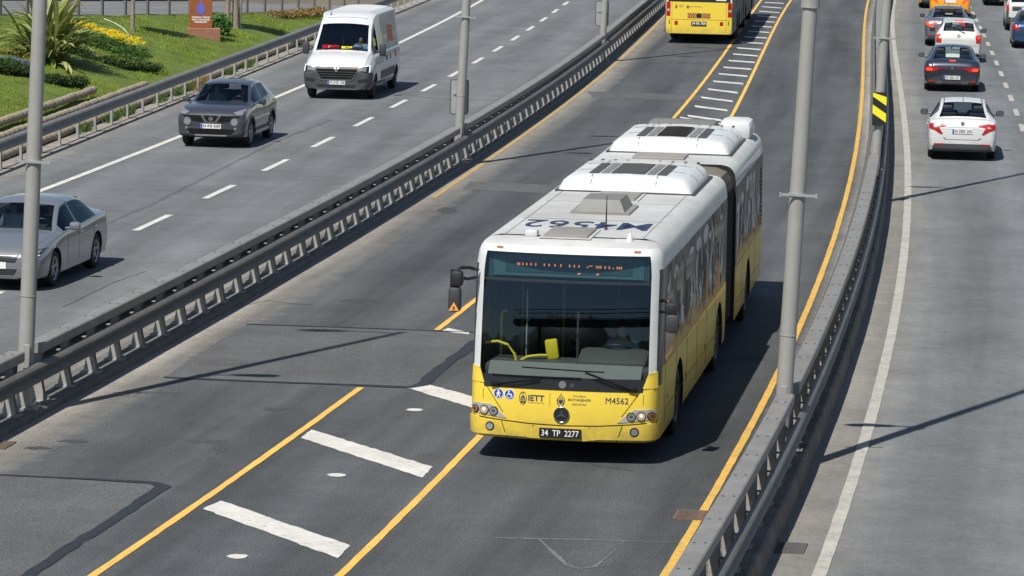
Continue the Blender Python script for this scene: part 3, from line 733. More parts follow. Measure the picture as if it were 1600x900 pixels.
def loft(keys, L, sub=.11):
    """closed car shell from stations (s, zbot, wbot, wmax, zs, ws, zr, wr, zt, flags); y = L/2 - s"""
    S = [k[0] for k in keys]; fn = [pchip(S, [k[c] for k in keys]) for c in range(1, 9)]
    st = []; fl = []
    for j in range(len(keys) - 1):
        n = max(1, int(math.ceil((S[j + 1] - S[j]) / sub)))
        for q in range(n): st.append(S[j] + (S[j + 1] - S[j]) * q / n); fl.append(keys[j][9])
    st.append(S[-1]); rows = []
    for s in st:
        zb, wb_, wm, zs, ws, zr, wr, zt = [f(s) for f in fn]
        p6 = (ws - .02, zs + .018); p8 = (wr, zr); p7 = (p6[0] + (p8[0] - p6[0]) * .90, p6[1] + (p8[1] - p6[1]) * .90)
        pr = [(0, zb), (wb_ * .75, zb), (wb_, zb + .035), (wm - .012, zb + (zs - zb) * .28), (wm, zb + (zs - zb) * .55), (wm - .006, zb + (zs - zb) * .8), (ws + .012, zs - .03), (ws, zs), p6, p7, (wr + .004, zr - .012), p8,
              (wr * .90, zr + (zt - zr) * .45), (wr * .66, zr + (zt - zr) * .74), (wr * .34, zr + (zt - zr) * .94), (0, zt)]
        rows.append([(x, L / 2 - s, z) for x, z in pr])
    n = len(rows[0]); vs = []; ring = 2 * n - 2; fs = []; mi = []
    for r_ in rows: vs += r_ + [(-x, y, z) for x, y, z in r_[-2:0:-1]]
    for j in range(len(st) - 1):
        for q in range(ring):
            a = q if q < n - 1 else ring - 1 - q
            f = fl[j]; m_ = 0
            if a == 8 and 'S' in f: m_ = 2
            elif a in (8, 9) and 'P' in f: m_ = 5
            elif a >= 12 and 'W' in f: m_ = 1
            elif a >= 12 and 'R' in f: m_ = 3
            elif a <= 1: m_ = 4
            fs.append([j * ring + q, (j + 1) * ring + q, (j + 1) * ring + (q + 1) % ring, j * ring + (q + 1) % ring]); mi.append(m_)
    for base, fl_ in ((0, False), ((len(st) - 1) * ring, True)):
        for a in range(n - 1):
            l0, l1 = (ring - a) % ring, ring - a - 1
            if a == n - 2: f = [base + a, base + a + 1, base + l0]
            elif a == 0: f = [base, base + 1, base + ring - 1]
            else: f = [base + a, base + a + 1, base + l1, base + l0]
            fs.append(f if not fl_ else f[::-1]); mi.append(0)
    return vs, fs, mi
class Car:
    def __init__(c, name, label, cat, keys, L, W, paint, wb, fo, r, loc, rz, rimmat='rim', spokes=5, gl='car_glass', track=None, under=None, arch=.05, seats=True, group=None, glr=None, lower=None, axle=0):
        """loc is the ground point below the middle of the wheelbase"""
        c.L, c.W = L, W; ym = L / 2 - fo - wb / 2
        d = Matrix.Rotation(rz, 3, 'Z') @ Vector((0, -ym, 0))
        c.o = o = thing(name, label, cat, (loc[0] + d.x, loc[1] + d.y, loc[2]), rz, group)
        vs, fs, mi = loft(keys, L)
        names = [paint, 'car_glass', 'car_glass_dark', gl if gl != 'car_glass' else 'bus_glass', 'under', 'bus_black']
        me = to_mesh('shell', vs, fs, names, mi)
        bm = bmesh.new(); bm.from_mesh(me); bmesh.ops.recalc_face_normals(bm, faces=bm.faces); bm.to_mesh(me); bm.free()
        c.s = Surf(me, .04)
        ys = [L / 2 - fo, L / 2 - fo - wb]; cut = []
        for y in ys:
            for sg in (1, -1):
                k = MB(); k.lathe([(sg * (W / 2 - .32), .001), (sg * (W / 2 - .32), r + arch), (sg * (W / 2 + .3), r + arch), (sg * (W / 2 + .3), .001)], 28, 'x', (0, y, r)); cut.append(k.mesh('cut', 'under', 40))
        me2 = boolean_cut(me, cut)
        if len(me2.polygons) < 200: me2 = me
        me2.materials.clear() if False else None
        nm = {0: paint, 1: 'W', 2: 'S', 3: 'R', 4: 'under'}
        sp = split_by_mat(me2, ('car_glass_dark',))
        def mk(nm_, parts, mt, sm=35):
            for v, f in parts: inst(nm_, to_mesh(nm_, v, f, mt, smooth=sm), o)
        mk('body', sp.get(paint, []), paint, 32); mk('windscreen', sp.get('car_glass', []), 'car_glass')
        mk('side_window', sp.get('car_glass_dark', []), 'car_glass_dark'); mk('rear_window', sp.get(names[3], []), glr or 'car_glass'); mk('underbody', sp.get('under', []), 'under'); mk('door_pillar', sp.get('bus_black', []), 'bus_black')
        tr = (track or W - .05) / 2 - .105
        for y in ys:
            for sg in (1, -1): add_wheel(o, sg * tr, y, r, rimmat=rimmat, spokes=spokes)
        c.ys = ys
    def mirrors(c, y, z, mt, x=None, sz=(.20, .12, .15)):
        x = x or c.W / 2 - .03
        for sg in (1, -1):
            m = MB(); m.rbox((sg * (x + .13), y, z), sz, .045); m.tube([(sg * (x - .06), y - .02, z - .05), (sg * (x + .06), y, z - .03)], .025, 6)
            ob = m.obj('mirror', mt, c.o, 40)
            g_ = MB(); g_.box((sg * (x + .13), y - sz[1] / 2 - .003, z), (sz[0] * .8, .006, sz[2] * .75)); g_.obj('mirror_glass', 'mirror_glass', ob)
    def plate(c, txt, z, ax, w_=.52, h_=.115, dark=False, y=None, style=None):
        sg = 1 if ax == 'front' else -1
        p, n = c.s.hit(0, z, ax); y = p.y + sg * .012 if y is None else y
        o = MB().box((0, y, z), (w_, .012, h_)).obj('number_plate', 'plate_white', c.o)
        if True: MB().box((-w_ / 2 * sg * -1 * 0 + (w_ / 2 - .025) * (1 if ax == 'front' else -1), y + sg * .0075, z), (.045, .003, h_ - .008)).obj('country_band', 'plate_blue', o)
        if not txt: return o
        v, f = text_geo(txt, h_ * .98, bold=.002, sx=.78)
        MB().add([(-a * sg - .012 * -sg * 0 - sg * .018, y + sg * .0082, z + b) for a, b in v], f).obj('lettering', 'ink', o)
        return o
    def cabin(c, y_front, y_rear, zf, zb, w_, dash_y, light=False, rear=True, drv=-1):
        """floor tub, dashboard, steering wheel and seats"""
        m = 'seat_light' if light else 'seat_cloth'
        t = MB(); t.box((0, (y_front + y_rear) / 2, zf), (w_, y_front - y_rear, .04)); t.box((0, y_rear, zf + .15), (w_, .04, .34)); t.obj('cabin_floor', 'interior', c.o)
        d = MB(); d.rbox((0, dash_y, zb - .08), (w_, .42, .22), .05); d.rbox((drv * .36, dash_y - .12, zb + .03), (.34, .2, .1), .03); d.obj('dashboard', 'interior', c.o, 40)
        s = MB(); a = []
        for k in range(17):
            an = 2 * PI * k / 16; a.append((drv * .36 + .18 * math.cos(an), dash_y - .32 + .06 * math.sin(an), zb + .0 + .17 * math.sin(an)))
        s.tube(a, .014, 6, caps=False); s.box((drv * .36, dash_y - .30, zb), (.3, .02, .04)); s.obj('steering_wheel', 'black_plastic', c.o, 40)
        for x, y in [(-.36, dash_y - 1.0), (.36, dash_y - 1.0)] + ([(-.4, dash_y - 1.85), (.4, dash_y - 1.85)] if rear else []):
            q = MB(); rt = Matrix.Rotation(R(14), 3, 'X'); q.rbox((x, y + .2, zf + .12), (.5, .52, .14), .05); q.rbox((x, y - .1, zf + .42), (.48, .13, .62), .05, rot=rt); q.rbox((x, y - .18, zf + .82), (.26, .10, .18), .04, rot=rt)
            q.obj('seat', m, c.o, 40)
def sedan_keys(L, W, H, fast=0.0, hood=0.0):
    k = [(0.00, .24, .58, .66, .56, .62, .60, .52, .63, ''), (.05, .21, .70, .78, .63, .74, .67, .60, .70, ''), (.16, .20, .78, .845, .70, .80, .745, .66, .78, ''), (.5, .19, .83, .885, .79, .835, .84, .70, .88, ''),
         (1.05, .18, .85, .895, .885, .855, .925, .74, .965, ''), (1.30, .18, .86, .895, .925, .86, .955, .76, 1.0, 'W'), (1.52, .18, .86, .895, .935, .86, 1.075, .70, 1.13, 'WS'), (1.98, .18, .86, .895, .945, .86, 1.345, .60, 1.405, 'S'),
         (2.03, .18, .86, .895, .945, .86, 1.37, .592, 1.425, 'S'), (2.38, .18, .86, .895, .95, .86, 1.425, .578, 1.485, 'P'), (2.47, .18, .86, .895, .95, .86, 1.43, .575, 1.492, 'S'), (2.9, .18, .86, .895, .965, .86, 1.425, .57, 1.49, 'S'),
         (3.30, .19, .86, .895, .985, .86, 1.375, .565, 1.435, 'RS'), (3.62, .20, .86, .895, 1.0, .86, 1.24, .60, 1.30, 'R'), (4.0 + fast, .21, .85, .89, 1.01, .85, 1.06, .68, 1.11, ''), (4.02 + fast, .21, .85, .89, 1.01, .85, 1.045, .70, 1.085, ''),
         (4.33, .22, .83, .87, .995, .82, 1.03, .70, 1.07, ''), (4.43, .23, .80, .845, .94, .80, .985, .68, 1.02, ''), (4.50, .26, .76, .80, .86, .76, .89, .64, .91, ''), (4.53, .30, .70, .74, .80, .70, .82, .60, .83, '')]
    a, b, h = L / 4.53, W / 1.79, H / 1.50
    return [(s * a, zb * h, wb_ * b, wm * b, zs * h, ws * b, zr * h, wr * b, zt * h, f) for s, zb, wb_, wm, zs, ws, zr, wr, zt, f in k]
def front_rz(yaw): return PI - yaw
def rear_rz(yaw): return -yaw
def add_antenna(c, y, z, ln=.22):
    m = MB(); m.tube([(0, y, z), (0, y - .02, z + .02), (0, y - .1, z + ln)], [.02, .006, .003], 6); m.obj('antenna', 'black_plastic', c.o)
def handles(c, ys, z, mt):
    for y in ys:
        for ax, sg in (('right', 1), ('left', -1)):
            p, n = c.s.hit(y, z, ax); MB().rbox((p.x + sg * .012, y, z), (.03, .19, .032), .012).obj('door_handle', mt, c.o, 40)
def seams(c, ys, z0, z1, mt='under'):
    for y in ys:
        for ax in ('left', 'right'): c.s.patch('door_seam', [(y - .004, z0), (y + .004, z0), (y + .004, z1), (y - .004, z1)], ax, mt, c.o, .0015, 2)
def silvergrey_trim(c, keys): pass
# --- silver sedan, left carriageway
def yaw_at(cv, y): return math.atan(cv.d(y))
yw = math.atan(.158)
kz = sedan_keys(4.63, 1.81, 1.44, fast=.12)
c = Car('sedan_car', 'silver four-door sedan coming towards the camera behind the leftmost lamp pole', 'car', kz, 4.63, 1.81, 'paint_silver', 2.71, .92, .325, (-8.80, 65.6, 0), front_rz(yw), 'rim', 5)
c.mirrors(.55, .99, 'paint_silver'); c.cabin(1.0, -1.25, .42, .93, 1.35, .78)
c.s.patch('headlight', [(.50, .60), (.62, .56), (.80, .62), (.86, .74), (.70, .72), (.52, .68)], 'front', 'black_plastic', c.o, .008, 3, True)
c.s.patch('headlamp_lens', [(.56, .62), (.66, .595), (.80, .66), (.83, .72), (.70, .695), (.57, .665)], 'front', 'lamp_clear', c.o, .013, 2, True)
c.s.patch('light_strip', [(.60, .58), (.70, .575), (.82, .64), (.81, .65), (.69, .588), (.60, .592)], 'front', 'lamp_lit', c.o, .016, 1, True)
c.s.patch('grille', [(-.50, .66), (.50, .66), (.42, .52), (-.42, .52)], 'front', 'black_plastic', c.o, .006, 2)
for z in (.55, .585, .62): c.s.patch('grille_bar', [(-.44, z), (.44, z), (.44, z + .012), (-.44, z + .012)], 'front', 'chrome', c.o, .012, 2)
c.s.patch('lower_grille', [(-.46, .40), (.46, .40), (.40, .29), (-.40, .29)], 'front', 'black_plastic', c.o, .006, 2)
for z in (.315, .345, .375): c.s.patch('grille_bar', [(-.41, z), (.41, z), (.41, z + .008), (-.41, z + .008)], 'front', 'grey_plastic', c.o, .012, 2)
c.s.patch('fog_recess', [(.56, .43), (.72, .46), (.70, .34), (.58, .33)], 'front', 'black_plastic', c.o, .006, 2, True)
c.s.patch('lip', [(-.66, .255), (.66, .255), (.66, .275), (-.66, .275)], 'front', 'chrome', c.o, .008, 2)
c.s.patch('emblem', [(0, .69), (.05, .63), (0, .57), (-.05, .63)], 'front', 'chrome', c.o, .02, 1)
c.plate('34      6', .46, 'front'); handles(c, (-.28, -1.18), .80, 'paint_silver'); seams(c, (.62, -.12, -1.12), .32, .88)
CAR_SILVER = c
# --- dark grey crossover
J = 4.135 / 4.135
kj = [(0.00, .32, .66, .74, .72, .70, .77, .60, .80, ''), (.05, .27, .76, .82, .80, .77, .84, .65, .87, ''), (.18, .25, .82, .875, .89, .81, .92, .69, .955, ''), (.6, .24, .84, .882, .97, .83, 1.0, .72, 1.04, ''), (1.0, .24, .84, .882, 1.01, .83, 1.035, .74, 1.075, ''),
      (1.22, .24, .84, .882, 1.02, .83, 1.05, .75, 1.09, 'W'), (1.40, .24, .84, .882, 1.03, .83, 1.15, .71, 1.21, 'WS'), (1.83, .24, .84, .882, 1.04, .82, 1.42, .62, 1.485, 'S'), (1.88, .24, .84, .882, 1.04, .82, 1.44, .615, 1.505, 'S'), (2.25, .24, .84, .882, 1.06, .81, 1.49, .60, 1.55, 'P'),
      (2.34, .24, .84, .882, 1.06, .81, 1.50, .60, 1.56, 'S'), (2.85, .25, .84, .885, 1.10, .80, 1.49, .59, 1.55, 'S'), (3.2, .25, .84, .89, 1.14, .80, 1.455, .58, 1.53, ''), (3.62, .26, .84, .89, 1.12, .80, 1.39, .57, 1.47, 'R'), (3.92, .27, .83, .875, 1.06, .79, 1.14, .62, 1.18, ''), (4.03, .28, .80, .85, .98, .76, 1.02, .64, 1.05, ''), (4.10, .30, .74, .78, .86, .70, .88, .58, .9, ''), (4.135, .34, .68, .72, .8, .66, .82, .55, .83, '')]
yw = math.atan(.135)
c = Car('crossover_car', 'dark grey rounded crossover with round headlights coming along the left carriageway', 'car', kj, 4.135, 1.765, 'paint_graphite', 2.53, .82, .335, (-7.33, 92.55, 0), front_rz(yw), 'rim', 5, arch=.055)
c.mirrors(.50, 1.08, 'paint_graphite'); c.cabin(.95, -1.0, .5, 1.02, 1.3, .72)
for sg in (1, -1):
    h = c.s.patch('headlight', ell(sg * .60, .665, .105, .105, 20), 'front', 'chrome', c.o, .012, 2)[0]
    c.s.patch('lens', ell(sg * .60, .665, .085, .085, 16), 'front', 'lamp_clear', h, .022, 1)
c.s.patch('top_lamp', [(.56, .89), (.80, .97), (.83, .93), (.78, .84), (.66, .83)], 'front', 'lamp_clear', c.o, .012, 3, True)
c.s.patch('indicator', [(.765, .92), (.81, .935), (.815, .91), (.785, .89)], 'front', 'tail_orange', c.o, .016, 2, True)
c.s.patch('grille', [(-.74, .815), (.74, .815), (.62, .70), (.30, .655), (-.30, .655), (-.62, .70)], 'front', 'matte_black', c.o, .010, 3)
c.s.patch('grille_frame', [(.25, .80), (.19, .80), (.10, .665), (.15, .64)], 'front', 'chrome', c.o, .018, 1, True); c.s.patch('grille_frame', [(-.15, .64), (.15, .64), (.10, .665), (-.10, .665)], 'front', 'chrome', c.o, .018, 1)
em = c.s.patch('emblem', ell(0, .735, .06, .055, 16), 'front', 'chrome', c.o, .024, 1)
c.s.patch('lower_intake', [(-.62, .48), (.62, .48), (.50, .34), (-.50, .34)], 'front', 'matte_black', c.o, .012, 3)
c.s.patch('bumper_bar', [(-.84, .44), (-.64, .37), (-.50, .34), (.50, .34), (.64, .37), (.84, .44), (.80, .30), (-.80, .30)], 'front', 'grey_plastic', c.o, .014, 3)
c.s.patch('skid_bar', [(-.42, .335), (.42, .335), (.38, .315), (-.38, .315)], 'front', 'galv', c.o, .022, 2)
for sg in (1, -1): c.s.patch('fog_lamp', ell(sg * .62, .50, .032, .032, 12), 'front', 'lamp_clear', c.o, .016, 1)
c.plate('34 WB 4289', .55, 'front'); handles(c, (-.32,), .93, 'paint_graphite'); seams(c, (.58, -.25, -.95), .42, 1.0); add_antenna(c, -1.2, 1.49)
for y in c.ys:
    for ax, sg in (('right', 1), ('left', -1)):
        ring = [(y + .44 * math.cos(t), .335 + .44 * math.sin(t)) for t in [k * PI / 14 for k in range(15)]] + [(y + .385 * math.cos(t), .335 + .385 * math.sin(t)) for t in [PI - k * PI / 14 for k in range(15)]]
        m = MB(); m.prism(ring, 0, .012, lambda a, b, h, sg=sg: (sg * (.880 + h), a, b)); m.obj('arch_trim', 'dark_plastic', c.o)
m = MB()
for sg in (1, -1): m = MB(); m.rbox((sg * .87, .02, .32), (.06, 1.55, .09), .02); m.obj('side_step', 'galv', c.o, 40)
for ax in ('left', 'right'): c.s.patch('sill_cladding', [(.85, .30), (-.9, .30), (-.9, .43), (.85, .43)], ax, 'dark_plastic', c.o, .010, 2)
CAR_JUKE = c
# --- white panel van
VL = 5.9
kv = [(0.00, .30, .80, .86, .72, .82, .80, .72, .84, ''), (.06, .28, .88, .94, .82, .88, .92, .78, .97, ''), (.18, .27, .93, .985, .95, .92, 1.06, .82, 1.12, ''), (.50, .27, .95, 1.01, 1.12, .94, 1.22, .84, 1.29, ''), (.80, .27, .96, 1.02, 1.20, .95, 1.30, .85, 1.36, ''),
      (.90, .27, .96, 1.02, 1.22, .95, 1.34, .86, 1.40, 'W'), (1.06, .27, .96, 1.02, 1.24, .95, 1.50, .84, 1.56, 'WS'), (1.62, .27, .96, 1.025, 1.26, .955, 2.06, .77, 2.14, 'S'), (1.68, .27, .96, 1.025, 1.26, .955, 2.09, .77, 2.18, 'S'), (1.95, .27, .96, 1.03, 1.27, .96, 2.26, .76, 2.36, ''), (2.3, .27, .96, 1.035, 1.27, .98, 2.38, .80, 2.46, ''), (2.7, .27, .96, 1.035, 1.28, .99, 2.40, .83, 2.48, ''),
      (5.4, .27, .96, 1.035, 1.28, .99, 2.40, .83, 2.48, ''), (5.75, .28, .95, 1.02, 1.28, .98, 2.38, .81, 2.45, ''), (5.87, .30, .93, 1.0, 1.25, .96, 2.33, .78, 2.38, ''), (5.9, .32, .90, .97, 1.2, .93, 2.28, .75, 2.32, '')]
yw = math.atan(.118)
c = Car('panel_van', 'white high-roof panel van with dark bumper driving on the left carriageway', 'van', kv, VL, 2.07, 'paint_van', 3.95, .98, .345, (-4.92, 109.1, 0), front_rz(yw), 'rim_steel', 5, track=1.98)
c.mirrors(1.62, 1.40, 'dark_plastic', x=1.02, sz=(.20, .14, .36)); c.cabin(2.2, .8, .85, 1.38, 1.6, 1.75, rear=False)
for ax in ('left', 'right'): c.s.patch('bumper_corner', [(2.93, .80), (2.45, .78), (2.40, .66), (2.40, .32), (2.9, .32)], ax, 'grey_plastic', c.o, .010, 2)
c.s.patch('bumper', [(-.99, .82), (-.60, .86), (-.50, .62), (-.40, .55), (.40, .55), (.50, .62), (.60, .86), (.99, .82), (1.0, .32), (-1.0, .32)], 'front', 'grey_plastic', c.o, .012, 4)
c.s.patch('grille', [(-.64, .93), (.64, .93), (.58, .80), (.46, .60), (-.46, .60), (-.58, .80)], 'front', 'matte_black', c.o, .014, 3)
for z, w_ in ((.66, .47), (.73, .52), (.80, .57)): c.s.patch('grille_bar', [(-w_, z), (w_, z), (w_, z + .02), (-w_, z + .02)], 'front', 'grey_plastic', c.o, .026, 2)
c.s.patch('grille_header', [(-.66, .95), (.66, .95), (.60, .885), (-.60, .885)], 'front', 'grey_plastic', c.o, .026, 2)
c.s.patch('grille_trim', [(.61, .82), (.585, .82), (.45, .595), (.47, .57)], 'front', 'chrome', c.o, .03, 1, True); c.s.patch('grille_trim', [(-.47, .57), (.47, .57), (.45, .595), (-.45, .595)], 'front', 'chrome', c.o, .03, 1)
c.s.patch('headlight', [(.60, .93), (.94, .99), (.95, .80), (.80, .80), (.64, .83)], 'front', 'black_plastic', c.o, .02, 3, True)
c.s.patch('headlamp_lens', [(.66, .91), (.86, .945), (.86, .83), (.68, .85)], 'front', 'lamp_clear', c.o, .026, 2, True)
c.s.patch('light_strip', [(.62, .932), (.945, .992), (.945, .978), (.62, .918)], 'front', 'lamp_lit', c.o, .03, 2, True); c.s.patch('light_strip', [(.93, .985), (.948, .99), (.955, .80), (.937, .80)], 'front', 'lamp_lit', c.o, .03, 2, True)
c.s.patch('emblem', [(0, 1.02), (.085, .90), (0, .77), (-.085, .90)], 'front', 'chrome', c.o, .05, 1); c.s.patch('emblem_core', [(0, .95), (.03, .90), (0, .84), (-.03, .90)], 'front', 'black_plastic', c.o, .056, 1)
c.s.patch('lower_intake', [(-.60, .44), (.60, .44), (.52, .36), (-.52, .36)], 'front', 'black_plastic', c.o, .02, 2)
c.s.patch('side_intake', [(.62, .60), (.90, .63), (.90, .53), (.64, .50)], 'front', 'black_plastic', c.o, .018, 2, True)
c.plate('34 DGK 246', .50, 'front')
for sg in (1, -1):
    m = MB(); m.tube([(sg * .5, 2.08, 1.42), (sg * .1, 2.03, 1.47)], .012, 5); m.obj('wiper', 'matte_black', c.o)
m = MB(); m.box((.34, 1.98, 1.475), (.50, .05, .11)); fo_ = m.obj('flag', 'tail_red', c.o)
m = MB(); m.box((-.14, 1.98, 1.465), (.32, .05, .07)); m.obj('paper', 'hi_yellow', c.o)
v_, f_ = text_geo('(*', .1); MB().add([(.38 - a, 2.008, 1.478 + b) for a, b in v_], f_).obj('flag_mark', 'ink_white', fo_)
for ax, sg in (('right', 1), ('left', -1)):
    c.s.patch('side_rub_strip', [(-1.6, .50), (1.0, .50), (1.0, .74), (-1.6, .74)], ax, 'grey_plastic', c.o, .012, 3)
    q = c.s.patch('logo_panel', [(-1.75, 1.45), (-.75, 1.55), (-.75, 2.02), (-1.75, 1.95)], ax, mat('print_orange', (.55, .10, .02), .5), c.o, .004, 3)[0]
    c.s.patch('small_decal', [(-1.9, .98), (-1.6, .98), (-1.6, 1.2), (-1.9, 1.2)], ax, 'print_orange', c.o, .004, 1)
    c.s.patch('small_decal', [(-.2, 1.0), (.2, 1.0), (.2, 1.14), (-.2, 1.14)], ax, 'bus_grey', c.o, .004, 1); c.s.patch('small_decal', [(-.85, 1.0), (-.6, 1.0), (-.6, 1.16), (-.85, 1.16)], ax, 'bus_grey', c.o, .004, 1)
    c.s.patch('window_sticker', [(1.25, 1.50), (1.5, 1.5), (1.5, 1.72), (1.25, 1.72)], ax, 'hi_yellow', c.o, .004, 1)
    for zz in (1.34, 1.86): c.s.patch('panel_crease', [(-2.5, zz), (.2, zz), (.2, zz + .02), (-2.5, zz + .02)], ax, 'paint_van', c.o, .012, 3)
handles(c, (.98, .1), 1.12, 'black_plastic'); seams(c, (.72, 2.05), .45, 2.1); seams(c, (-.75,), .45, 2.2)
for k in range(7): c.s.patch('roof_rib', [(-.6, -2.6 + k * .6), (.6, -2.6 + k * .6), (.6, -2.5 + k * .6), (-.6, -2.5 + k * .6)], 'top', 'paint_van', c.o, .018, 2)
m = MB(); m.tube([(.52, .98, 2.37), (.52, .94, 2.40), (.52, .75, 2.66)], [.025, .008, .004], 6); m.obj('antenna', 'black_plastic', c.o)
CAR_VAN = c
# --- rear-view cars of the right carriageway
def rear_car(name, label, keys, L, W, paint, wb, fo, r, pos, yaw, **kw):
    """pos is the ground point below the middle of the rear bumper"""
    d = Vector((math.sin(yaw), math.cos(yaw), 0)) * (L - fo - wb / 2)
    cat = kw.pop('cat', 'car')
    return Car(name, label, cat, keys, L, W, paint, wb, fo, r, (pos[0] + d.x, pos[1] + d.y, ZR), rear_rz(yaw), **kw)
def cranked_lamps(c, z, mt='tail_red'):
    """boomerang-shaped lamps that reach from the flank into the boot lid"""
    c.s.patch('tail_light', [(.84, z + .14), (.66, z + .16), (.42, z + .12), (.40, z + .09), (.60, z + .06), (.50, z - .10), (.54, z - .12), (.70, z - .02), (.84, z + .02)], 'rear', mt, c.o, .012, 3, True)
    c.s.patch('reverse_lamp', [(.66, z + .085), (.62, z + .06), (.68, z + .045), (.74, z + .06)], 'rear', 'tail_white', c.o, .016, 2, True)
def egea(label, pt, pos, yaw, plate_, group=None, lit='tail_red', sign=False):
    c = rear_car('sedan_car', label, sedan_keys(4.53, 1.79, 1.50), 4.53, 1.79, pt, 2.64, .9, .32, pos, yaw, rimmat='rim')
    c.mirrors(.52, 1.03, 'black_plastic' if pt != 'paint_taxi' else 'black_plastic'); c.cabin(.9, -1.2, .45, .97, 1.35, .75)
    cranked_lamps(c, .80, lit)
    c.s.patch('boot_trim', [(-.42, .865), (.42, .865), (.42, .90), (-.42, .90)], 'rear', 'galv', c.o, .01, 2)
    c.s.patch('bumper_insert', [(-.66, .44), (.66, .44), (.76, .38), (.74, .25), (-.74, .25), (-.76, .38)], 'rear', 'grey_plastic', c.o, .008, 3)
    c.s.patch('reflector', [(.48, .445), (.72, .445), (.72, .41), (.52, .41)], 'rear', 'tail_red', c.o, .014, 1, True)
    c.s.patch('emblem', ell(0, .955, .05, .05, 14), 'rear', 'iron', c.o, .014, 1)
    c.s.patch('boot_seam', [(-.50, .60), (-.46, .60), (-.40, .555), (.40, .555), (.46, .60), (.50, .60), (.42, .545), (-.42, .545)], 'rear', 'under', c.o, .003, 1)
    c.plate(plate_, .765, 'rear')
    for sg in (1, -1): c.s.patch('roof_channel', [(sg * .475, .25), (sg * .495, .25), (sg * .50, -1.05), (sg * .48, -1.05)], 'top', 'under', c.o, .003, 3)
    add_antenna(c, -.95, 1.47, .2); handles(c, (-.2, -1.15), .86, pt); seams(c, (.6, -.15, -1.05), .32, .95)
    if sign: c.s.patch('window_sticker', [(-.12, 1.20), (.16, 1.20), (.16, 1.25), (-.12, 1.25)], 'rear', 'sticker_pale', c.o, .004, 1)
    return c
mat('sticker_pale', (.22, .21, .10), .5)
egea('white four-door sedan seen from behind, nearest car on the right carriageway', 'paint_white_car', (11.51, 93.25), math.atan(.114), '34 DBD 205')
# dark blue sedan
kz = sedan_keys(4.63, 1.81, 1.44, fast=.1)
c = rear_car('sedan_car', 'dark blue sedan with its brake lights on, directly ahead of the white sedan', kz, 4.63, 1.81, 'paint_darkblue', 2.71, .92, .325, (13.98, 116.5), math.atan(.115))
c.mirrors(.5, .99, 'black_plastic'); c.cabin(.95, -1.25, .42, .93, 1.35, .78)
c.s.patch('tail_light', [(.86, .80), (.60, .80), (.34, .76), (.36, .74), (.58, .66), (.84, .65)], 'rear', 'tail_red', c.o, .012, 3, True)
c.s.patch('brake_lamp', [(.82, .76), (.66, .76), (.62, .69), (.80, .68)], 'rear', 'tail_red_lit', c.o, .018, 2, True)
c.s.patch('lamp_bar', [(.36, .775), (.12, .775), (.12, .75), (.36, .75)], 'rear', 'tail_red', c.o, .012, 1, True)
c.s.patch('emblem', [(0, .83), (.05, .76), (0, .68), (-.05, .76)], 'rear', 'chrome', c.o, .02, 1)
c.s.patch('bumper_insert', [(-.72, .36), (.72, .36), (.76, .24), (-.76, .24)], 'rear', 'grey_plastic', c.o, .008, 3)
c.s.patch('exhaust_trim', [(.30, .34), (.52, .34), (.50, .28), (.32, .28)], 'rear', 'chrome', c.o, .014, 1, True)
c.s.patch('reflector', [(.58, .37), (.74, .37), (.72, .32), (.60, .32)], 'rear', 'tail_red', c.o, .014, 1, True)
c.s.patch('brake_lamp', [(-.10, .985), (.10, .985), (.10, 1.01), (-.10, 1.01)], 'rear', 'tail_red_lit', c.o, .012, 1)
c.s.patch('window_sticker', [(-.22, 1.09), (.22, 1.09), (.22, 1.19), (-.22, 1.19)], 'rear', mat('sticker', (.35, .42, .40), .5), c.o, .004, 1)
c.plate('34 GBA 067', .47, 'rear'); add_antenna(c, -1.1, 1.40, .08)
# white small hatchback
km = [(0.00, .24, .56, .62, .56, .58, .60, .50, .64, ''), (.06, .21, .68, .74, .66, .70, .72, .58, .76, ''), (.25, .20, .76, .81, .78, .76, .82, .62, .87, ''), (.7, .20, .80, .835, .92, .79, .96, .66, 1.0, ''), (.95, .20, .80, .835, .95, .79, .98, .68, 1.04, 'W'), (1.15, .2, .80, .835, .96, .79, 1.1, .64, 1.17, 'WS'), (1.6, .2, .8, .835, .97, .79, 1.40, .56, 1.46, 'S'),
      (1.65, .2, .8, .835, .97, .79, 1.42, .56, 1.48, 'S'), (2.1, .2, .8, .835, .98, .79, 1.46, .55, 1.52, 'P'), (2.18, .2, .8, .835, .98, .79, 1.46, .55, 1.52, 'S'), (2.8, .21, .8, .835, 1.0, .79, 1.44, .55, 1.505, 'S'), (3.2, .22, .8, .835, 1.02, .79, 1.40, .55, 1.47, ''), (3.36, .22, .8, .835, 1.03, .79, 1.36, .56, 1.43, 'R'), (3.60, .23, .79, .82, 1.0, .77, 1.10, .62, 1.13, ''), (3.70, .25, .76, .79, .93, .73, 1.0, .6, 1.02, ''), (3.76, .28, .72, .75, .84, .70, .88, .58, .9, ''), (3.78, .32, .66, .70, .78, .66, .80, .55, .82, '')]
c = rear_car('hatchback_car', 'small white hatchback with a rear wiper, ahead of the dark blue sedan', km, 3.78, 1.67, 'paint_pearl', 2.45, .72, .30, (15.85, 130.5), math.atan(.11))
c.mirrors(.42, 1.04, 'black_plastic'); c.cabin(.8, -1.0, .5, 1.0, 1.3, .62, light=True)
c.s.patch('tail_light', [(.78, .98), (.66, 1.0), (.60, .94), (.62, .72), (.72, .70), (.79, .74)], 'rear', 'tail_red', c.o, .014, 2, True); c.s.patch('brake_lamp', [(.74, .95), (.68, .95), (.67, .86), (.75, .86)], 'rear', 'tail_red_lit', c.o, .02, 1, True)
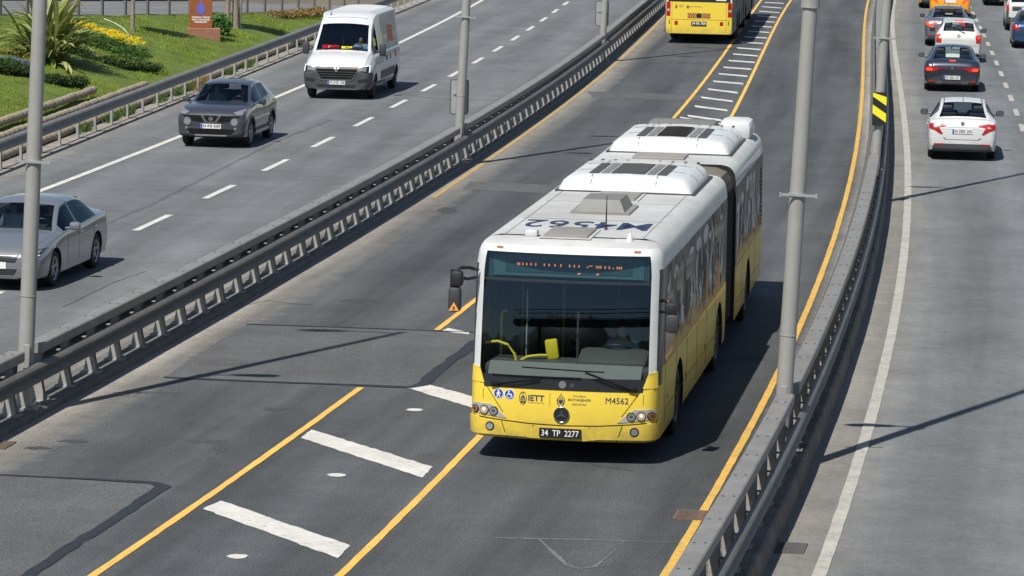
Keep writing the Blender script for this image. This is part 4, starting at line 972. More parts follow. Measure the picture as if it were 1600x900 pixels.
c.s.patch('brake_lamp', [(-.16, 1.46), (.16, 1.46), (.16, 1.485), (-.16, 1.485)], 'rear', 'tail_red_lit', c.o, .02, 1); c.s.patch('rear_wiper', [(0, 1.13), (.03, 1.11), (.22, 1.06), (.2, 1.03)], 'rear', 'black_plastic', c.o, .03, 1)
c.s.patch('emblem', ell(0, .96, .07, .06, 14), 'rear', 'chrome', c.o, .014, 1); c.s.patch('bumper_seam', [(-.74, .62), (.74, .62), (.74, .61), (-.74, .61)], 'rear', 'under', c.o, .003, 2); c.plate('', .54, 'rear')
egea('grey four-door sedan partly hidden behind the small white hatchback', 'paint_grey', (16.5, 139.3), math.atan(.11), '', lit='tail_red_lit', sign=True)
egea('yellow taxi sedan partly hidden by the grey sedan', 'paint_taxi', (18.8, 158.3), math.atan(.11), '', lit='tail_red_lit')
egea('yellow taxi cut by the top picture edge, beside the right median', 'paint_taxi', (19.2, 166.4), math.atan(.11), '')
# white small van and blue sedan in the next lane
kd = [(0, .28, .66, .74, .62, .70, .68, .6, .72, ''), (.06, .25, .76, .84, .74, .8, .8, .66, .84, ''), (.3, .24, .83, .9, .9, .85, .95, .7, 1.0, ''), (.85, .24, .86, .915, 1.02, .87, 1.08, .75, 1.13, 'W'), (1.05, .24, .86, .915, 1.05, .87, 1.22, .74, 1.3, 'WS'), (1.6, .24, .86, .915, 1.07, .87, 1.65, .66, 1.72, ''), (1.66, .24, .86, .915, 1.07, .87, 1.68, .66, 1.75, 'S'), (2.2, .24, .86, .915, 1.08, .87, 1.76, .68, 1.82, ''), (2.3, .24, .86, .915, 1.08, .87, 1.77, .68, 1.83, 'S'),
      (3.2, .25, .86, .915, 1.08, .87, 1.77, .69, 1.83, ''), (4.0, .26, .86, .91, 1.08, .87, 1.74, .70, 1.80, ''), (4.12, .27, .85, .9, 1.08, .86, 1.70, .71, 1.75, 'R'), (4.22, .28, .84, .89, 1.06, .85, 1.18, .74, 1.20, ''), (4.25, .28, .83, .88, 1.02, .84, 1.08, .74, 1.1, ''), (4.29, .32, .80, .85, .92, .80, .95, .72, .97, '')]
c = rear_car('small_van', 'white small van with tall red tail lights at the right picture edge', kd, 4.29, 1.83, 'paint_white_car', 2.58, .86, .31, (21.05, 150.3), math.atan(.11), cat='van', rimmat='rim_steel')
c.mirrors(.9, 1.12, 'black_plastic'); c.cabin(1.1, -.2, .6, 1.05, 1.4, .9, rear=False)
c.s.patch('tail_light', [(.86, 1.5), (.76, 1.52), (.75, .86), (.86, .84)], 'rear', 'tail_red', c.o, .014, 3, True); c.s.patch('bumper', [(-.86, .56), (.86, .56), (.86, .32), (-.86, .32)], 'rear', 'grey_plastic', c.o, .014, 3)
c.s.patch('corner_guard', [(.76, .84), (.86, .84), (.86, .56), (.76, .56)], 'rear', 'grey_plastic', c.o, .012, 2, True); c.s.patch('plate_recess', [(-.62, 1.02), (.3, 1.02), (.3, .84), (-.62, .84)], 'rear', 'dark_plastic', c.o, .006, 1)
c.plate('', .93, 'rear'); c.s.patch('door_seam', [(.10, 1.1), (.108, 1.1), (.108, .58), (.10, .58)], 'rear', 'under', c.o, .004, 1)
c = rear_car('sedan_car', 'dark blue older sedan at the right picture edge in front of the small white van', sedan_keys(4.15, 1.64, 1.44), 4.15, 1.64, 'paint_blue', 2.47, .8, .29, (19.72, 138.9), math.atan(.11), rimmat='rim_steel')
c.mirrors(.5, 1.0, 'black_plastic'); c.cabin(.85, -1.1, .45, .93, 1.25, .7)
c.s.patch('tail_light', [(.78, .94), (.64, .92), (.50, .76), (.52, .74), (.78, .74)], 'rear', 'tail_red', c.o, .014, 3, True); c.s.patch('bumper_strip', [(-.76, .66), (.76, .66), (.76, .61), (-.76, .61)], 'rear', 'dark_plastic', c.o, .012, 3); c.plate('', .80, 'rear')
c = rear_car('sedan_car', 'black sedan at the top right picture edge, mostly cut off', sedan_keys(4.6, 1.8, 1.46), 4.6, 1.8, 'paint_black', 2.7, .9, .32, (22.6, 169.8), math.atan(.11)); cranked_lamps(c, .8); c.cabin(.9, -1.2, .45, .97, 1.35, .75); c.mirrors(.5, 1.0, 'black_plastic'); c.plate('', .765, 'rear')
c = rear_car('hatchback_car', 'black hatchback of which only the left door mirror shows at the right picture edge', km, 3.78, 1.67, 'paint_black', 2.45, .72, .30, (18.0, 119.2), math.atan(.11)); c.mirrors(.42, 1.04, 'black_plastic'); c.cabin(.8, -1.0, .5, 1.0, 1.3, .62)
# ------------------------------------------------------------------ articulated buses
def wrap_mat(name):
    """printed film on the bus windows: warm grey with wavy light and dark streaks"""
    m, n, l, b = nt(name); b.inputs['Roughness'].default_value = .55; b.inputs['Specular IOR Level'].default_value = .12
    tc = n.new('ShaderNodeTexCoord'); mp = n.new('ShaderNodeMapping'); mp.inputs['Scale'].default_value = (1, .80, .42); l.new(tc.outputs['Object'], mp.inputs[0])
    no = n.new('ShaderNodeTexNoise'); no.inputs['Scale'].default_value = 1.3; no.inputs['Detail'].default_value = 2.0; no.inputs['Distortion'].default_value = 1.2; l.new(mp.outputs[0], no.inputs['Vector'])
    cr = n.new('ShaderNodeValToRGB'); cr.color_ramp.interpolation = 'LINEAR'; e = cr.color_ramp.elements
    e[0].position = 0; e[0].color = (.20, .19, .18, 1); e[1].position = .36; e[1].color = (.028, .03, .033, 1)
    for p_, c_ in ((.41, (.20, .19, .175)), (.47, (.26, .25, .235)), (.505, (.19, .18, .165)), (.555, (.035, .036, .038)), (.585, (.20, .19, .18)), (.66, (.24, .23, .215)), (.70, (.18, .17, .16))):
        q = e.new(p_); q.color = c_ + (1,)
    l.new(no.outputs['Fac'], cr.inputs[0]); l.new(cr.outputs[0], b.inputs['Base Color']); MATS[name] = m; return m
wrap_mat('bus_wrap')
BW = 1.275
FP = [(x, -.088 * x ** 2.4) for x in (0, .14, .28, .42, .56, .7, .83, .94, 1.04)] + [(1.13, -.118), (1.18, -.155), (1.225, -.215), (1.255, -.30), (1.27, -.40), (1.275, -.52)]
def rake(z): d = z - 1.14; return .03 + .080 * d + .026 * d * d
ZI = [(.31, .04, .05), (.34, .005, .012), (.50, 0, 0), (.62, 0, 0), (.80, 0, 0), (.98, 0, .012), (1.06, 0, .021)] + [(z, max(0, (z - 1.14) * .007), rake(z)) for z in (1.14, 1.28, 1.42, 1.56, 1.7, 1.84, 1.98, 2.12, 2.26, 2.40, 2.44, 2.52)] + [(2.60, .016, rake(2.6)), (2.70, .026, rake(2.7)), (2.78, .042, rake(2.78)), (2.83, .06, .275), (2.87, .085, .32), (2.91, .13, .40), (2.935, .19, .50), (2.95, .28, .62)]
def ringshell(y_side, front, zi, mats, tagf, flip=False, y_off=0):
    """body of stacked plan outlines; front profile (x, y) then straight sides at the y values"""
    rows = []
    for z, ix, iy in zi:
        h = []
        for x, y in front:
            k = min(1.0, max(0.0, (y + .9) / .68))
            h.append((x * (1 - ix / BW), y - iy * (k if y > -.9 else 0)))
        for y in y_side: h.append((BW - ix, y))
        rows.append((z, h))
    n = len(rows[0][1]); vs = []; ring = 2 * n - 1; fs = []; mi = []
    for z, h in rows: vs += [(x, y, z) for x, y in h] + [(-x, y, z) for x, y in h[:0:-1]]
    for j in range(len(rows) - 1):
        for q in range(ring):
            a = q if q < n - 1 else (ring - 1 - q if q > n - 1 else -1)
            fs.append([j * ring + q, j * ring + (q + 1) % ring, (j + 1) * ring + (q + 1) % ring, (j + 1) * ring + q]); mi.append(tagf(a, j, q < n))
    for base in (0, (len(rows) - 1) * ring):
        for a in range(n - 1):
            l0, l1 = (ring - a) % ring, ring - a - 1
            fs.append([base + a, base + a + 1, base + l1] if a == 0 else [base + a, base + a + 1, base + l1, base + l0]); mi.append(tagf(a, 'cap' if base else 'floor', True))
    me = to_mesh('shell', vs, fs, mats, mi)
    bm = bmesh.new(); bm.from_mesh(me); bmesh.ops.recalc_face_normals(bm, faces=bm.faces); bm.to_mesh(me); bm.free(); return me
def arch_cut(y, r=.60):
    out = []
    for sg in (1, -1): k = MB(); k.lathe([(sg * .85, .001), (sg * .85, r), (sg * 1.6, r), (sg * 1.6, .001)], 28, 'x', (0, y, .48)); out.append(k.mesh('cut', 'under', 40))
    return out
ZV = [z for z, _, _ in ZI]
def bus_front_tag(a, j, side):
    # 0 yellow 1 white 2 windscreen 3 black 4 roof 5 under 6 wrap band
    if j == 'cap': return 4
    if j == 'floor': return 5
    z = (ZV[j] + ZV[j + 1]) / 2; xm = FP[a][0] + .01 if 0 <= a < len(FP) - 1 else 9
    if a == -1: return 5
    if xm < 1.125:
        if z < 1.06: return 0
        if z < 1.14: return 3
        if z < 2.40: return 2
        if z < 2.44: return 3
        if z < 2.78: return 2
        return 1 if z < 2.89 else 4
    if xm < 1.22: return 0 if z < 1.06 else (1 if z < 2.89 else 4)
    if xm < 1.3: return 0 if z < 1.06 else (3 if z < 2.6 else (1 if z < 2.89 else 4))
    if z < 1.28: return 0
    if z < 2.60: return 6
    return 1 if z < 2.86 else 4
JY0, JY1, HY = -9.7, -11.4, -10.55
bus = thing('articulated_bus', 'yellow and white articulated bus with number M4562 driving towards the camera', 'bus', (.6917, 47.53, 0), front_rz(.1476))
BEND = Matrix.Translation((0, HY, 0)) @ Matrix.Rotation(.012, 4, 'Z') @ Matrix.Translation((0, -HY, 0))
def bend(o):
    """the rear section turns a little about the joint"""
    o.matrix_basis = BEND @ o.matrix_basis; return o
sides = [-.75, -1.2, -2.0, -3.5, -5, -6.5, -8, -9.0, JY0]
bm_mats = ['bus_yellow', 'bus_white', 'bus_glass', 'bus_black', 'bus_roof', 'under', 'bus_wrap']
shell = ringshell(sides, FP, ZI, bm_mats, bus_front_tag)
BS = Surf(shell)
cut = boolean_cut(shell, arch_cut(-2.76) + arch_cut(-8.66))
NM = {'bus_yellow': 'lower_panel', 'bus_white': 'front_frame', 'bus_glass': 'windscreen', 'bus_black': 'black_trim', 'bus_roof': 'roof', 'under': 'underbody', 'bus_wrap': 'printed_window_band'}
for nm, parts in split_by_mat(cut, ('bus_glass',)).items():
    for v, f in parts: inst(NM[nm], to_mesh(NM[nm], v, f, nm, smooth=30), bus)
# rear section, closed at both ends
RF = [(0, 0), (.6, 0), (1.0, -.01), (1.15, -.03), (1.22, -.06), (1.262, -.12), (1.275, -.22)]
def rear_tag(a, j, side):
    if j == 'cap': return 4
    if j == 'floor': return 5
    if a == -1: return 5
    z = (RZ[j][0] + RZ[j + 1][0]) / 2
    if z < 1.28: return 0
    if z < 2.60: return 6 if a >= 4 else 3
    return 1 if z < 2.86 else 4
RZ = [(.36, .03, 0), (.40, .003, 0), (.62, 0, 0), (.80, 0, 0), (1.02, 0, 0), (1.28, 0, 0), (2.0, .006, 0), (2.60, .016, 0), (2.70, .026, .0), (2.78, .042, .0), (2.83, .06, .0), (2.87, .085, 0), (2.91, .13, 0), (2.935, .19, 0), (2.95, .28, 0)]
def rear_section(tail=-17.75):
    n = abs(tail - JY1)
    sd = [-.6 * n * k / 6 - .5 for k in range(0, 9)]; sd = [-(n * k / 8) for k in range(1, 9)]
    me = ringshell(sd, RF, RZ, bm_mats, rear_tag)
    me.transform(Matrix.Rotation(PI, 4, 'Z')); me.transform(Matrix.Translation((0, tail, 0))); return me
rs = rear_section(); RS = Surf(rs)
rc = boolean_cut(rs, arch_cut(-14.4))
for nm, parts in split_by_mat(rc).items():
    for v, f in parts: 
        k = {'bus_yellow': 'rear_lower_panel', 'bus_white': 'rear_roof_edge', 'bus_black': 'rear_trim', 'bus_roof': 'rear_roof', 'under': 'underbody', 'bus_wrap': 'rear_window_band'}[nm]
        bend(inst(k, to_mesh(k, v, f, nm, smooth=30), bus))
# bellows
def bellows(parent, y0, y1, folds=15):
    vs = []; fs = []; mi = []
    prof = [(1.16, .5), (1.16, 2.55), (1.13, 2.70), (1.05, 2.80), (.9, 2.86), (.4, 2.89), (0, 2.90)]
    prof = prof + [(-x, z) for x, z in prof[-2::-1]]; k = len(prof); n = folds * 2 + 1
    for j in range(n):
        y = y0 + (y1 - y0) * j / (n - 1); d = .05 if j % 2 else 0
        for x, z in prof: vs.append((x * (1 + d / 1.16), y, z + (d if z > 2.6 else d * .5 if z > 2.5 else 0)))
    for j in range(n - 1):
        for q in range(k - 1): fs.append([j * k + q, j * k + q + 1, (j + 1) * k + q + 1, (j + 1) * k + q]); mi.append(1 if 3 <= q <= k - 5 else 0)
    o = inst('bellows', to_mesh('bellows', vs, fs, ['bellows', 'bellows_top'], mi), parent)
    f = MB()
    f.box((0, (y0 + y1) / 2, .5), (2.2, abs(y1 - y0), .06)); f.obj('joint_floor', 'under', parent)
    return o
bellows(bus, JY0, JY1)
for y in (-2.76, -8.66):
    for sg in (1, -1): add_wheel(bus, sg * 1.10, y, .48, .29, .29, 10, 'rim_dark')
for y in (-14.4,):
    for sg in (1, -1): bend(add_wheel(bus, sg * 1.10, y, .48, .29, .29, 10, 'rim_dark'))
# roof equipment
mat('grey_rib', (.085, .085, .082), .6)
def shroud(parent, y0, y1, w_=1.02, h=.25, mats=('bus_white',), rear=False):
    """rounded roof cover with a dark grille field"""
    def P(y, e, k):
        pr = [(-w_, 0), (-w_ * 1.0, .05), (-w_ * .94, h * .62), (-w_ * .84, h * .92), (-w_ * .6, h), (0, h + .015), (w_ * .6, h), (w_ * .84, h * .92), (w_ * .94, h * .62), (w_, .05), (w_, 0)]
        return [(x * e, y, 2.945 + z * k) for x, z in pr]
    L_ = y0 - y1; st = [(y0, .98, .12), (y0 - .03, .985, .45), (y0 - .12, .99, .82), (y0 - .28, 1, 1), (y0 - L_ * .33, 1, 1), (y0 - L_ * .66, 1, 1), (y1 + .28, 1, 1), (y1 + .12, .99, .82), (y1 + .03, .985, .45), (y1, .98, .12)]
    vs = []; fs = []
    for s_ in st: vs += P(*s_)
    k = 11
    for j in range(len(st) - 1):
        for q in range(k - 1): fs.append([j * k + q, j * k + q + 1, (j + 1) * k + q + 1, (j + 1) * k + q])
    fs += [list(range(k)), list(range((len(st) - 1) * k, len(st) * k))]
    me = to_mesh('ac_cover', vs, fs, 'bus_white', smooth=50); o = inst('ac_cover', me, parent); s_ = Surf(me)
    bs = MB(); bs.box((0, (y0 + y1) / 2, 2.955), (2.06 * w_, L_ + .06, .03)); bs.obj('base_rim', 'dark_plastic', o)
    for yy in (y0 - L_ * .36, y0 - L_ * .70): s_.patch('panel_seam', [(-w_ * .97, yy), (w_ * .97, yy), (w_ * .97, yy - .018), (-w_ * .97, yy - .018)], 'top', 'under', o, .003, 4)
    for xx in (.52, -.46): s_.patch('panel_seam', [(xx - .008, y0 - .03), (xx + .008, y0 - .03), (xx + .008, y1 + .03), (xx - .008, y1 + .03)], 'top', 'bus_grey', o, .003, 4)
    a, b = y0 - L_ * .12, y0 - L_ * .66
    for x0, x1, m_ in ((-.62, -.46, 'dark_plastic'), (-.43, -.30, 'bus_grey'), (-.27, .27, 'dark_plastic'), (.30, .43, 'bus_grey'), (.46, .62, 'dark_plastic')):
        x0, x1 = x0 * .95, x1 * .95; fld = s_.patch('grille_field', [(x0, a), (x1, a), (x1, b), (x0, b)], 'top', m_, o, .008, 2)[0]
        if m_ == 'dark_plastic':
            nn = 7
            for q in range(nn): yq = a - (a - b) * (q + .5) / nn; s_.patch('grille_rib', [(x0 + .01, yq), (x1 - .01, yq), (x1 - .01, yq - .05), (x0 + .01, yq - .05)], 'top', 'grey_rib', fld, .018, 2)
        if x0 < 0 < x1 and rear:
            n = 8
            for q in range(n):
                yy = a - (a - b) * (q + .5) / n; m = MB(); m.tube([(x0 + .02, yy - .03, 2.97 + h), (0, yy + .03, 2.985 + h), (x1 - .02, yy - .03, 2.97 + h)], .018, 5); m.obj('grille_bow', 'under', fld)
    for sx in (-1, 1):
        for q in range(4):
            yy = y1 + .12 + .0 * q; MB().rbox((sx * (.25 + .2 * q), y1 + .30, 2.945 + h * 1.0), (.05, .06, .03), .01).obj('cover_latch', 'dark_plastic', o)
    return o
shroud(bus, -6.55, -9.35); bend(shroud(bus, -12.95, -16.1, rear=True))
def hatch(parent, y, w_, l_, x=0, mt='bus_hatch', h=.045, z=2.95):
    m = MB(); m.rbox((x, y, z + h / 2), (w_, l_, h), .02); o = m.obj('roof_hatch', mt, parent, 40)
    r_ = MB(); r_.box((x, y, z + .008), (w_ + .09, l_ + .09, .016)); r_.obj('hatch_rim', 'bus_roof', o); return o
hatch(bus, -1.08, .60, 1.0, .08); hatch(bus, -5.85, .62, 1.0, .02)
m = MB(); m.box((.0, -4.15, 3.05), (.72, 1.05, .19), top=.74, topy=.8); v_ = m.obj('roof_vent', 'bus_grey', bus); MB().box((0, -4.15, 2.965), (.84, 1.18, .03)).obj('vent_base', 'bus_hatch', v_)
v_, f_ = fit_text('M4562', 1.74, .86, .004); m = MB(); BS.geo(m, [(a, b - 2.2) for a, b in v_], f_, 'top', .006, skirt=False); m.obj('roof_number', 'ink_navy', bus)
m = MB(); m.tube([(-.32, -1.75, 2.94), (-.32, -1.75, 3.0), (-.32, -1.77, 3.42)], [.03, .012, .005], 6); m.obj('antenna', 'black_plastic', bus)
m = MB(); m.rbox((.55, -.72, 2.99), (.17, .2, .1), .03); m.obj('roof_beacon', 'bus_white', bus, 40)
m = MB(); m.tube([(-.78, -.62, 2.90), (-.78, -.62, 2.99), (-.78, -.64, 3.04)], [.06, .04, .02], 10); m.box((-.70, -.62, 2.95), (.22, .06, .03)); m.obj('roof_beacon', 'bus_white', bus, 40)
m = MB(); m.rbox((.12, -16.75, 3.06), (1.2, 1.0, .26), .08); bend(m.obj('battery_cover', 'bus_grey', bus, 40))
m = MB(); m.rbox((-.84, -16.75, 3.08), (.58, .9, .36), .12); o = bend(m.obj('exhaust_cover', 'bus_white', bus, 40)); MB().box((-.84, -17.2, 3.10), (.3, .1, .16)).obj('outlet', 'under', o)
bend(MB().rbox((.08, -12.35, 2.965), (.86, .85, .05), .02).obj('roof_hatch', 'bus_hatch', bus, 40))
for x in (.92, -.92):
    BS.patch('marker_lamp', rrect(x - .045, x + .045, 2.815, 2.84, .01), 'front', 'tail_orange', bus, .008, 0)
for x in (.93, -.93): BS.patch('roof_seam', [(x - .006, -.9), (x + .006, -.9), (x + .006, -6.5), (x - .006, -6.5)], 'top', 'bus_grey', bus, .003, 2)
for y in (-2.85, -5.15): BS.patch('roof_seam', [(-1.0, y), (1.0, y), (1.0, y - .014), (-1.0, y - .014)], 'top', 'bus_grey', bus, .003, 2)
mat('grime', (.24, .22, .18), .8, var=.3, vscale=6)
# lower front: bumper, lamps, print
BS.patch('yellow_cheek', [(1.23, 1.26), (1.13, 1.24), (1.06, 1.04), (1.24, 1.04)], 'front', 'bus_yellow', bus, .012, 2, True)
BS.patch('wiper_panel', [(-1.10, 1.16), (1.10, 1.16), (1.06, .99), (-1.06, .99)], 'front', 'bus_black', bus, .007, 3)
BS.patch('bumper_gap', [(-1.25, .60), (-.9, .565), (-.45, .535), (0, .525), (.45, .535), (.9, .565), (1.25, .60), (1.25, .585), (.9, .55), (.45, .52), (0, .51), (-.45, .52), (-.9, .55), (-1.25, .585)], 'front', 'under', bus, .003, 2)
BS.patch('bumper', [(-1.26, .58), (-.9, .545), (-.45, .515), (0, .505), (.45, .515), (.9, .545), (1.26, .58), (1.26, .35), (-1.26, .35)], 'front', 'bus_yellow', bus, .018, 4)
BS.patch('panel_seam', [(.72, .99), (.735, .99), (1.0, .72), (.985, .72)], 'front', 'under', bus, .003, 2, True) if False else None
BS.patch('panel_seam', [(1.02, .99), (1.03, .99), (.80, .66), (.79, .66)], 'front', 'under', bus, .003, 2, True)
for sg in (1, -1):
    hl = BS.patch('headlight', [(sg * a, b) for a, b in ((1.24, .72), (1.18, .765), (.96, .76), (.88, .70), (.74, .585), (.80, .585), (1.19, .63))], 'front', 'pod', bus, .010, 3)[0]
    for x, r_, mt_ in ((1.175, .038, 'tail_orange'), (1.05, .052, 'lamp_warm'), (.92, .05, 'lamp_clear')):
        zc = .678 if x > 1.1 else .675 if x > 1 else .665
        a = BS.patch('bezel', ell(sg * x, zc, r_ + .012, r_ + .012, 18), 'front', 'under', hl, .016, 1)[0]; BS.patch('lens', ell(sg * x, zc, r_, r_, 18), 'front', mt_, hl, .024, 1); BS.patch('reflector', ell(sg * x, zc + .008, r_ * .42, r_ * .42, 12), 'front', 'lamp_lit' if mt_ == 'lamp_warm' else 'chrome', hl, .028, 0)
    a = BS.patch('fog_bezel', ell(sg * .965, .462, .062, .062, 18), 'front', 'under', bus, .022, 1)[0]; BS.patch('fog_lens', ell(sg * .965, .462, .045, .045, 16), 'front', 'lamp_clear', a, .03, 1)
    BS.patch('bumper_seam', [(sg * .80, .54), (sg * .81, .54), (sg * .74, .33), (sg * .73, .33)], 'front', 'under', bus, .021, 1)
    BS.patch('service_flap', [(sg * 1.07, .96), (sg * 1.075, .96), (sg * 1.075, .82), (sg * 1.07, .82)], 'front', 'under', bus, .004, 1)
BS.patch('plate_recess', [(-.40, .50), (.40, .50), (.46, .34), (-.46, .34)], 'front', 'bus_yellow', bus, .024, 1); BS.patch('recess_seam', [(-.38, .51), (-.365, .51), (-.44, .335), (-.455, .335)], 'front', 'under', bus, .026, 0, True)
pl = MB().box((.01, .03, .42), (.56, .014, .125)).obj('number_plate', 'plate_black', bus)
v_, f_ = fit_text('34  TP  2277', .50, .082, .006); MB().add([(.01 - a, .0385, .42 + b) for a, b in v_], f_).obj('lettering', 'ink_white', pl)
st = BS.patch('emblem', ell(0, .665, .10, .10, 26), 'front', 'bus_black', bus, .012, 1)[0]
ring = [(0 + .10 * math.cos(k * PI / 13), 0, .665 + .10 * math.sin(k * PI / 13)) for k in range(27)]
MB().tube([(x, .014, z) for x, y, z in ring], .009, 6, caps=False).obj('emblem_ring', 'chrome', st, 40)
s_ = MB()
for k in range(3):
    a = PI / 2 + k * 2 * PI / 3; ca, sa = math.cos(a), math.sin(a)
    s_.add([(.095 * ca, .02, .665 + .095 * sa), (-.022 * sa, .016, .665 + .022 * ca), (.022 * sa, .016, .665 - .022 * ca), (0, .034, .665)], [[0, 1, 3], [0, 3, 2], [1, 2, 3]])
s_.obj('emblem_star', 'chrome', st)
BS.patch('badge', ell(0, 1.065, .05, .05, 16), 'front', 'rim', bus, .012, 1); BS.patch('washer', ell(-.13, 1.06, .03, .03, 12), 'front', 'dark_plastic', bus, .012, 1)
for x, z, ch in ((.86, .905, 'walk'), (.71, .90, 'chair')):
    a = BS.patch('pictogram', ell(x, z, .07, .07, 22), 'front', 'ink_white', bus, .004, 1)[0]; BS.patch('disc', ell(x, z, .062, .062, 22), 'front', 'sign_blue', a, .006, 1)
    fig = MB()
    def pg(poly, fig=fig, x=x, z=z): BS.geo(fig, [(x - a_, z + b_) for a_, b_ in poly], [list(range(len(poly)))], 'front', .009, skirt=False)
    if ch == 'walk':
        pg(ell(0, .04, .013, .013, 10)); pg([(-.014, .024), (.014, .024), (.012, -.012), (-.012, -.012)]); pg([(-.012, -.01), (.002, -.01), (-.018, -.052), (-.03, -.05)]); pg([(0, -.01), (.012, -.01), (.028, -.05), (.016, -.052)]); pg([(.012, .022), (.034, -.004), (.028, -.01), (.01, .01)]); pg([(-.012, .022), (-.032, -.008), (-.025, -.012), (-.01, .01)])
    else:
        pg(ell(-.008, .04, .012, .012, 10)); pg([(-.014, .026), (.0, .026), (.004, -.004), (-.012, -.004)]); pg([(-.01, .008), (-.01, -.004), (.024, -.004), (.03, -.034), (.042, -.032), (.034, .008)])
        for k in range(10):
            t0, t1 = PI * .62 + k * .42, PI * .62 + k * .42 + .43; pg([(-.004 + .034 * math.cos(t0), -.018 + .034 * math.sin(t0)), (-.004 + .034 * math.cos(t1), -.018 + .034 * math.sin(t1)), (-.004 + .026 * math.cos(t1), -.018 + .026 * math.sin(t1)), (-.004 + .026 * math.cos(t0), -.018 + .026 * math.sin(t0))])
    fig.obj('figure', 'ink_white', a)
def emblem_oval(S, cx, cz, s, ax, parent, kind, flip=-1):
    m = MB()
    def pg(poly): S.geo(m, [(cx + flip * a * s, cz + b * s) for a, b in poly], [list(range(len(poly)))], ax, .005, skirt=False)
    if kind == 0:
        n = 20
        for k in range(n):
            t0, t1 = 2 * PI * k / n, 2 * PI * (k + 1) / n; pg([(.62 * math.cos(t0), 1.0 * math.sin(t0)), (.62 * math.cos(t1), 1.0 * math.sin(t1)), (.54 * math.cos(t1), .9 * math.sin(t1)), (.54 * math.cos(t0), .9 * math.sin(t0))])
        pg([(-.05, .8), (.05, .8), (.08, .35), (-.08, .35)]); pg([(-.28, .3), (.28, .3), (.28, .12), (-.28, .12)]); pg([(-.38, .08), (-.2, .08), (-.2, -.4), (-.38, -.4)]); pg([(-.08, .08), (.08, .08), (.08, -.4), (-.08, -.4)]); pg([(.2, .08), (.38, .08), (.38, -.4), (.2, -.4)]); pg([(-.42, -.5), (.42, -.5), (.3, -.72), (-.3, -.72)])
    else:
        for x0, h in ((-.5, .35), (-.26, .7), (0, 1.05), (.26, .7), (.5, .35)): pg([(x0 - .05, -.1), (x0 + .05, -.1), (x0 + .05, h - .15), (x0, h), (x0 - .05, h - .15)])
        pg([(-.62, .0), (-.45, .0), (-.42, -.5), (-.2, -.85), (0, -1), (-.3, -.95), (-.55, -.6)]); pg([(.62, .0), (.45, .0), (.42, -.5), (.2, -.85), (0, -1), (.3, -.95), (.55, -.6)]); pg([(-.34, -.05), (.34, -.05), (.3, -.45), (0, -.75), (-.3, -.45)])
    m.obj('emblem_print', 'ink_navy', parent)
emblem_oval(BS, .525, .865, .085, 'front', bus, 0)
def lettering(txt, x, z, w_, h_, bold=0.0):
    v_, f_ = fit_text(txt, w_, h_, bold); m_ = MB(); BS.geo(m_, [(x - a, z + b) for a, b in v_], f_, 'front', .005, skirt=False); m_.obj('operator_lettering', 'ink_navy', bus)
lettering('IETT', .345, .872, .215, .078, .02); lettering('İSTANBUL ELEKTRİK', .345, .812, .21, .016)
BS.patch('divider', [(.160, .95), (.164, .95), (.164, .78), (.160, .78)], 'front', 'ink', bus, .004, 0)
emblem_oval(BS, 0.015, .868, .088, 'front', bus, 1)
lettering('İSTANBUL', -.235, .925, .175, .028); lettering('BÜYÜKŞEHİR', -.235, .872, .30, .046, .008); lettering('BELEDİYESİ', -.235, .815, .185, .028)
lettering('M4562', -.73, .875, .30, .082, .0)
# wipers
def on_front(x, z, l_=.03): p_, n_ = BS.hit(x, z, 'front'); return p_ + n_ * l_
for sg, piv, mid, tip0, tip1 in ((1, (.90, 1.03), (.3, 1.13), (.95, 1.155), (-.25, 1.16)), (-1, (-.93, 1.02), (-.30, 1.24), (.55, 1.275), (-.55, 1.25))):
    m = MB(); m.tube([on_front(*piv, .03), on_front((piv[0] + mid[0]) / 2, (piv[1] + mid[1]) / 2, .06), on_front(*mid, .04)], .016, 6); m.rbox(on_front(*piv, .02), (.12, .05, .06), .015)
    m.tube([on_front(tip0[0] + (tip1[0] - tip0[0]) * k / 6, tip0[1] + (tip1[1] - tip0[1]) * k / 6, .022) for k in range(7)], .010, 5); m.obj('wiper', 'matte_black', bus, 40)
# destination display behind the upper glass
dp = MB().box((0, -.44, 2.60), (2.16, .03, .34)).obj('destination_display', 'display_dark', bus, rot=(R(0), 0, 0))
MB().box((0.0, -.418, 2.585), (2.02, .012, .27)).obj('display_frame', 'display', dp); MB().box((.0, -.409, 2.59), (1.70, .008, .18)).obj('display_matrix', 'display_dark', dp)
led = MB()
lz = np.random.RandomState(3)
for a, b in ((455, 497), (512, 522), (540, 549), (568, 579), (622, 634), (652, 664), (690, 700), (726, 738), (782, 792), (812, 822), (840, 852), (892, 932), (950, 990), (1004, 1016), (1032, 1040), (1056, 1066), (1080, 1118)):
    xa, xb = 1.02 - (a - 305) / 955 * 2.04, 1.02 - (b - 305) / 955 * 2.04
    n = max(1, int(abs(xb - xa) / .022))
    for k in range(n):
        for r_ in range(2):
            if lz.rand() < .85: led.box((xa + (xb - xa) * (k + .5) / n, -.403, 2.600 + r_ * .018 - (a - 455) * .00001), (.016, .004, .014))
for a in (850, 966): 
    xa = 1.02 - (a - 305) / 955 * 2.04; led.box((xa, -.403, 2.508), (.03, .004, .012)); led.box((xa + .015, -.403, 2.497), (.018, .004, .010))
led.obj('led_text', 'led', dp)
for k in range(46): pass
m = MB()
for k in range(40): m.box((-.8 + k * .04, -.4045, 2.59), (.004, .003, .175))
m.obj('matrix_slats', 'display', dp)
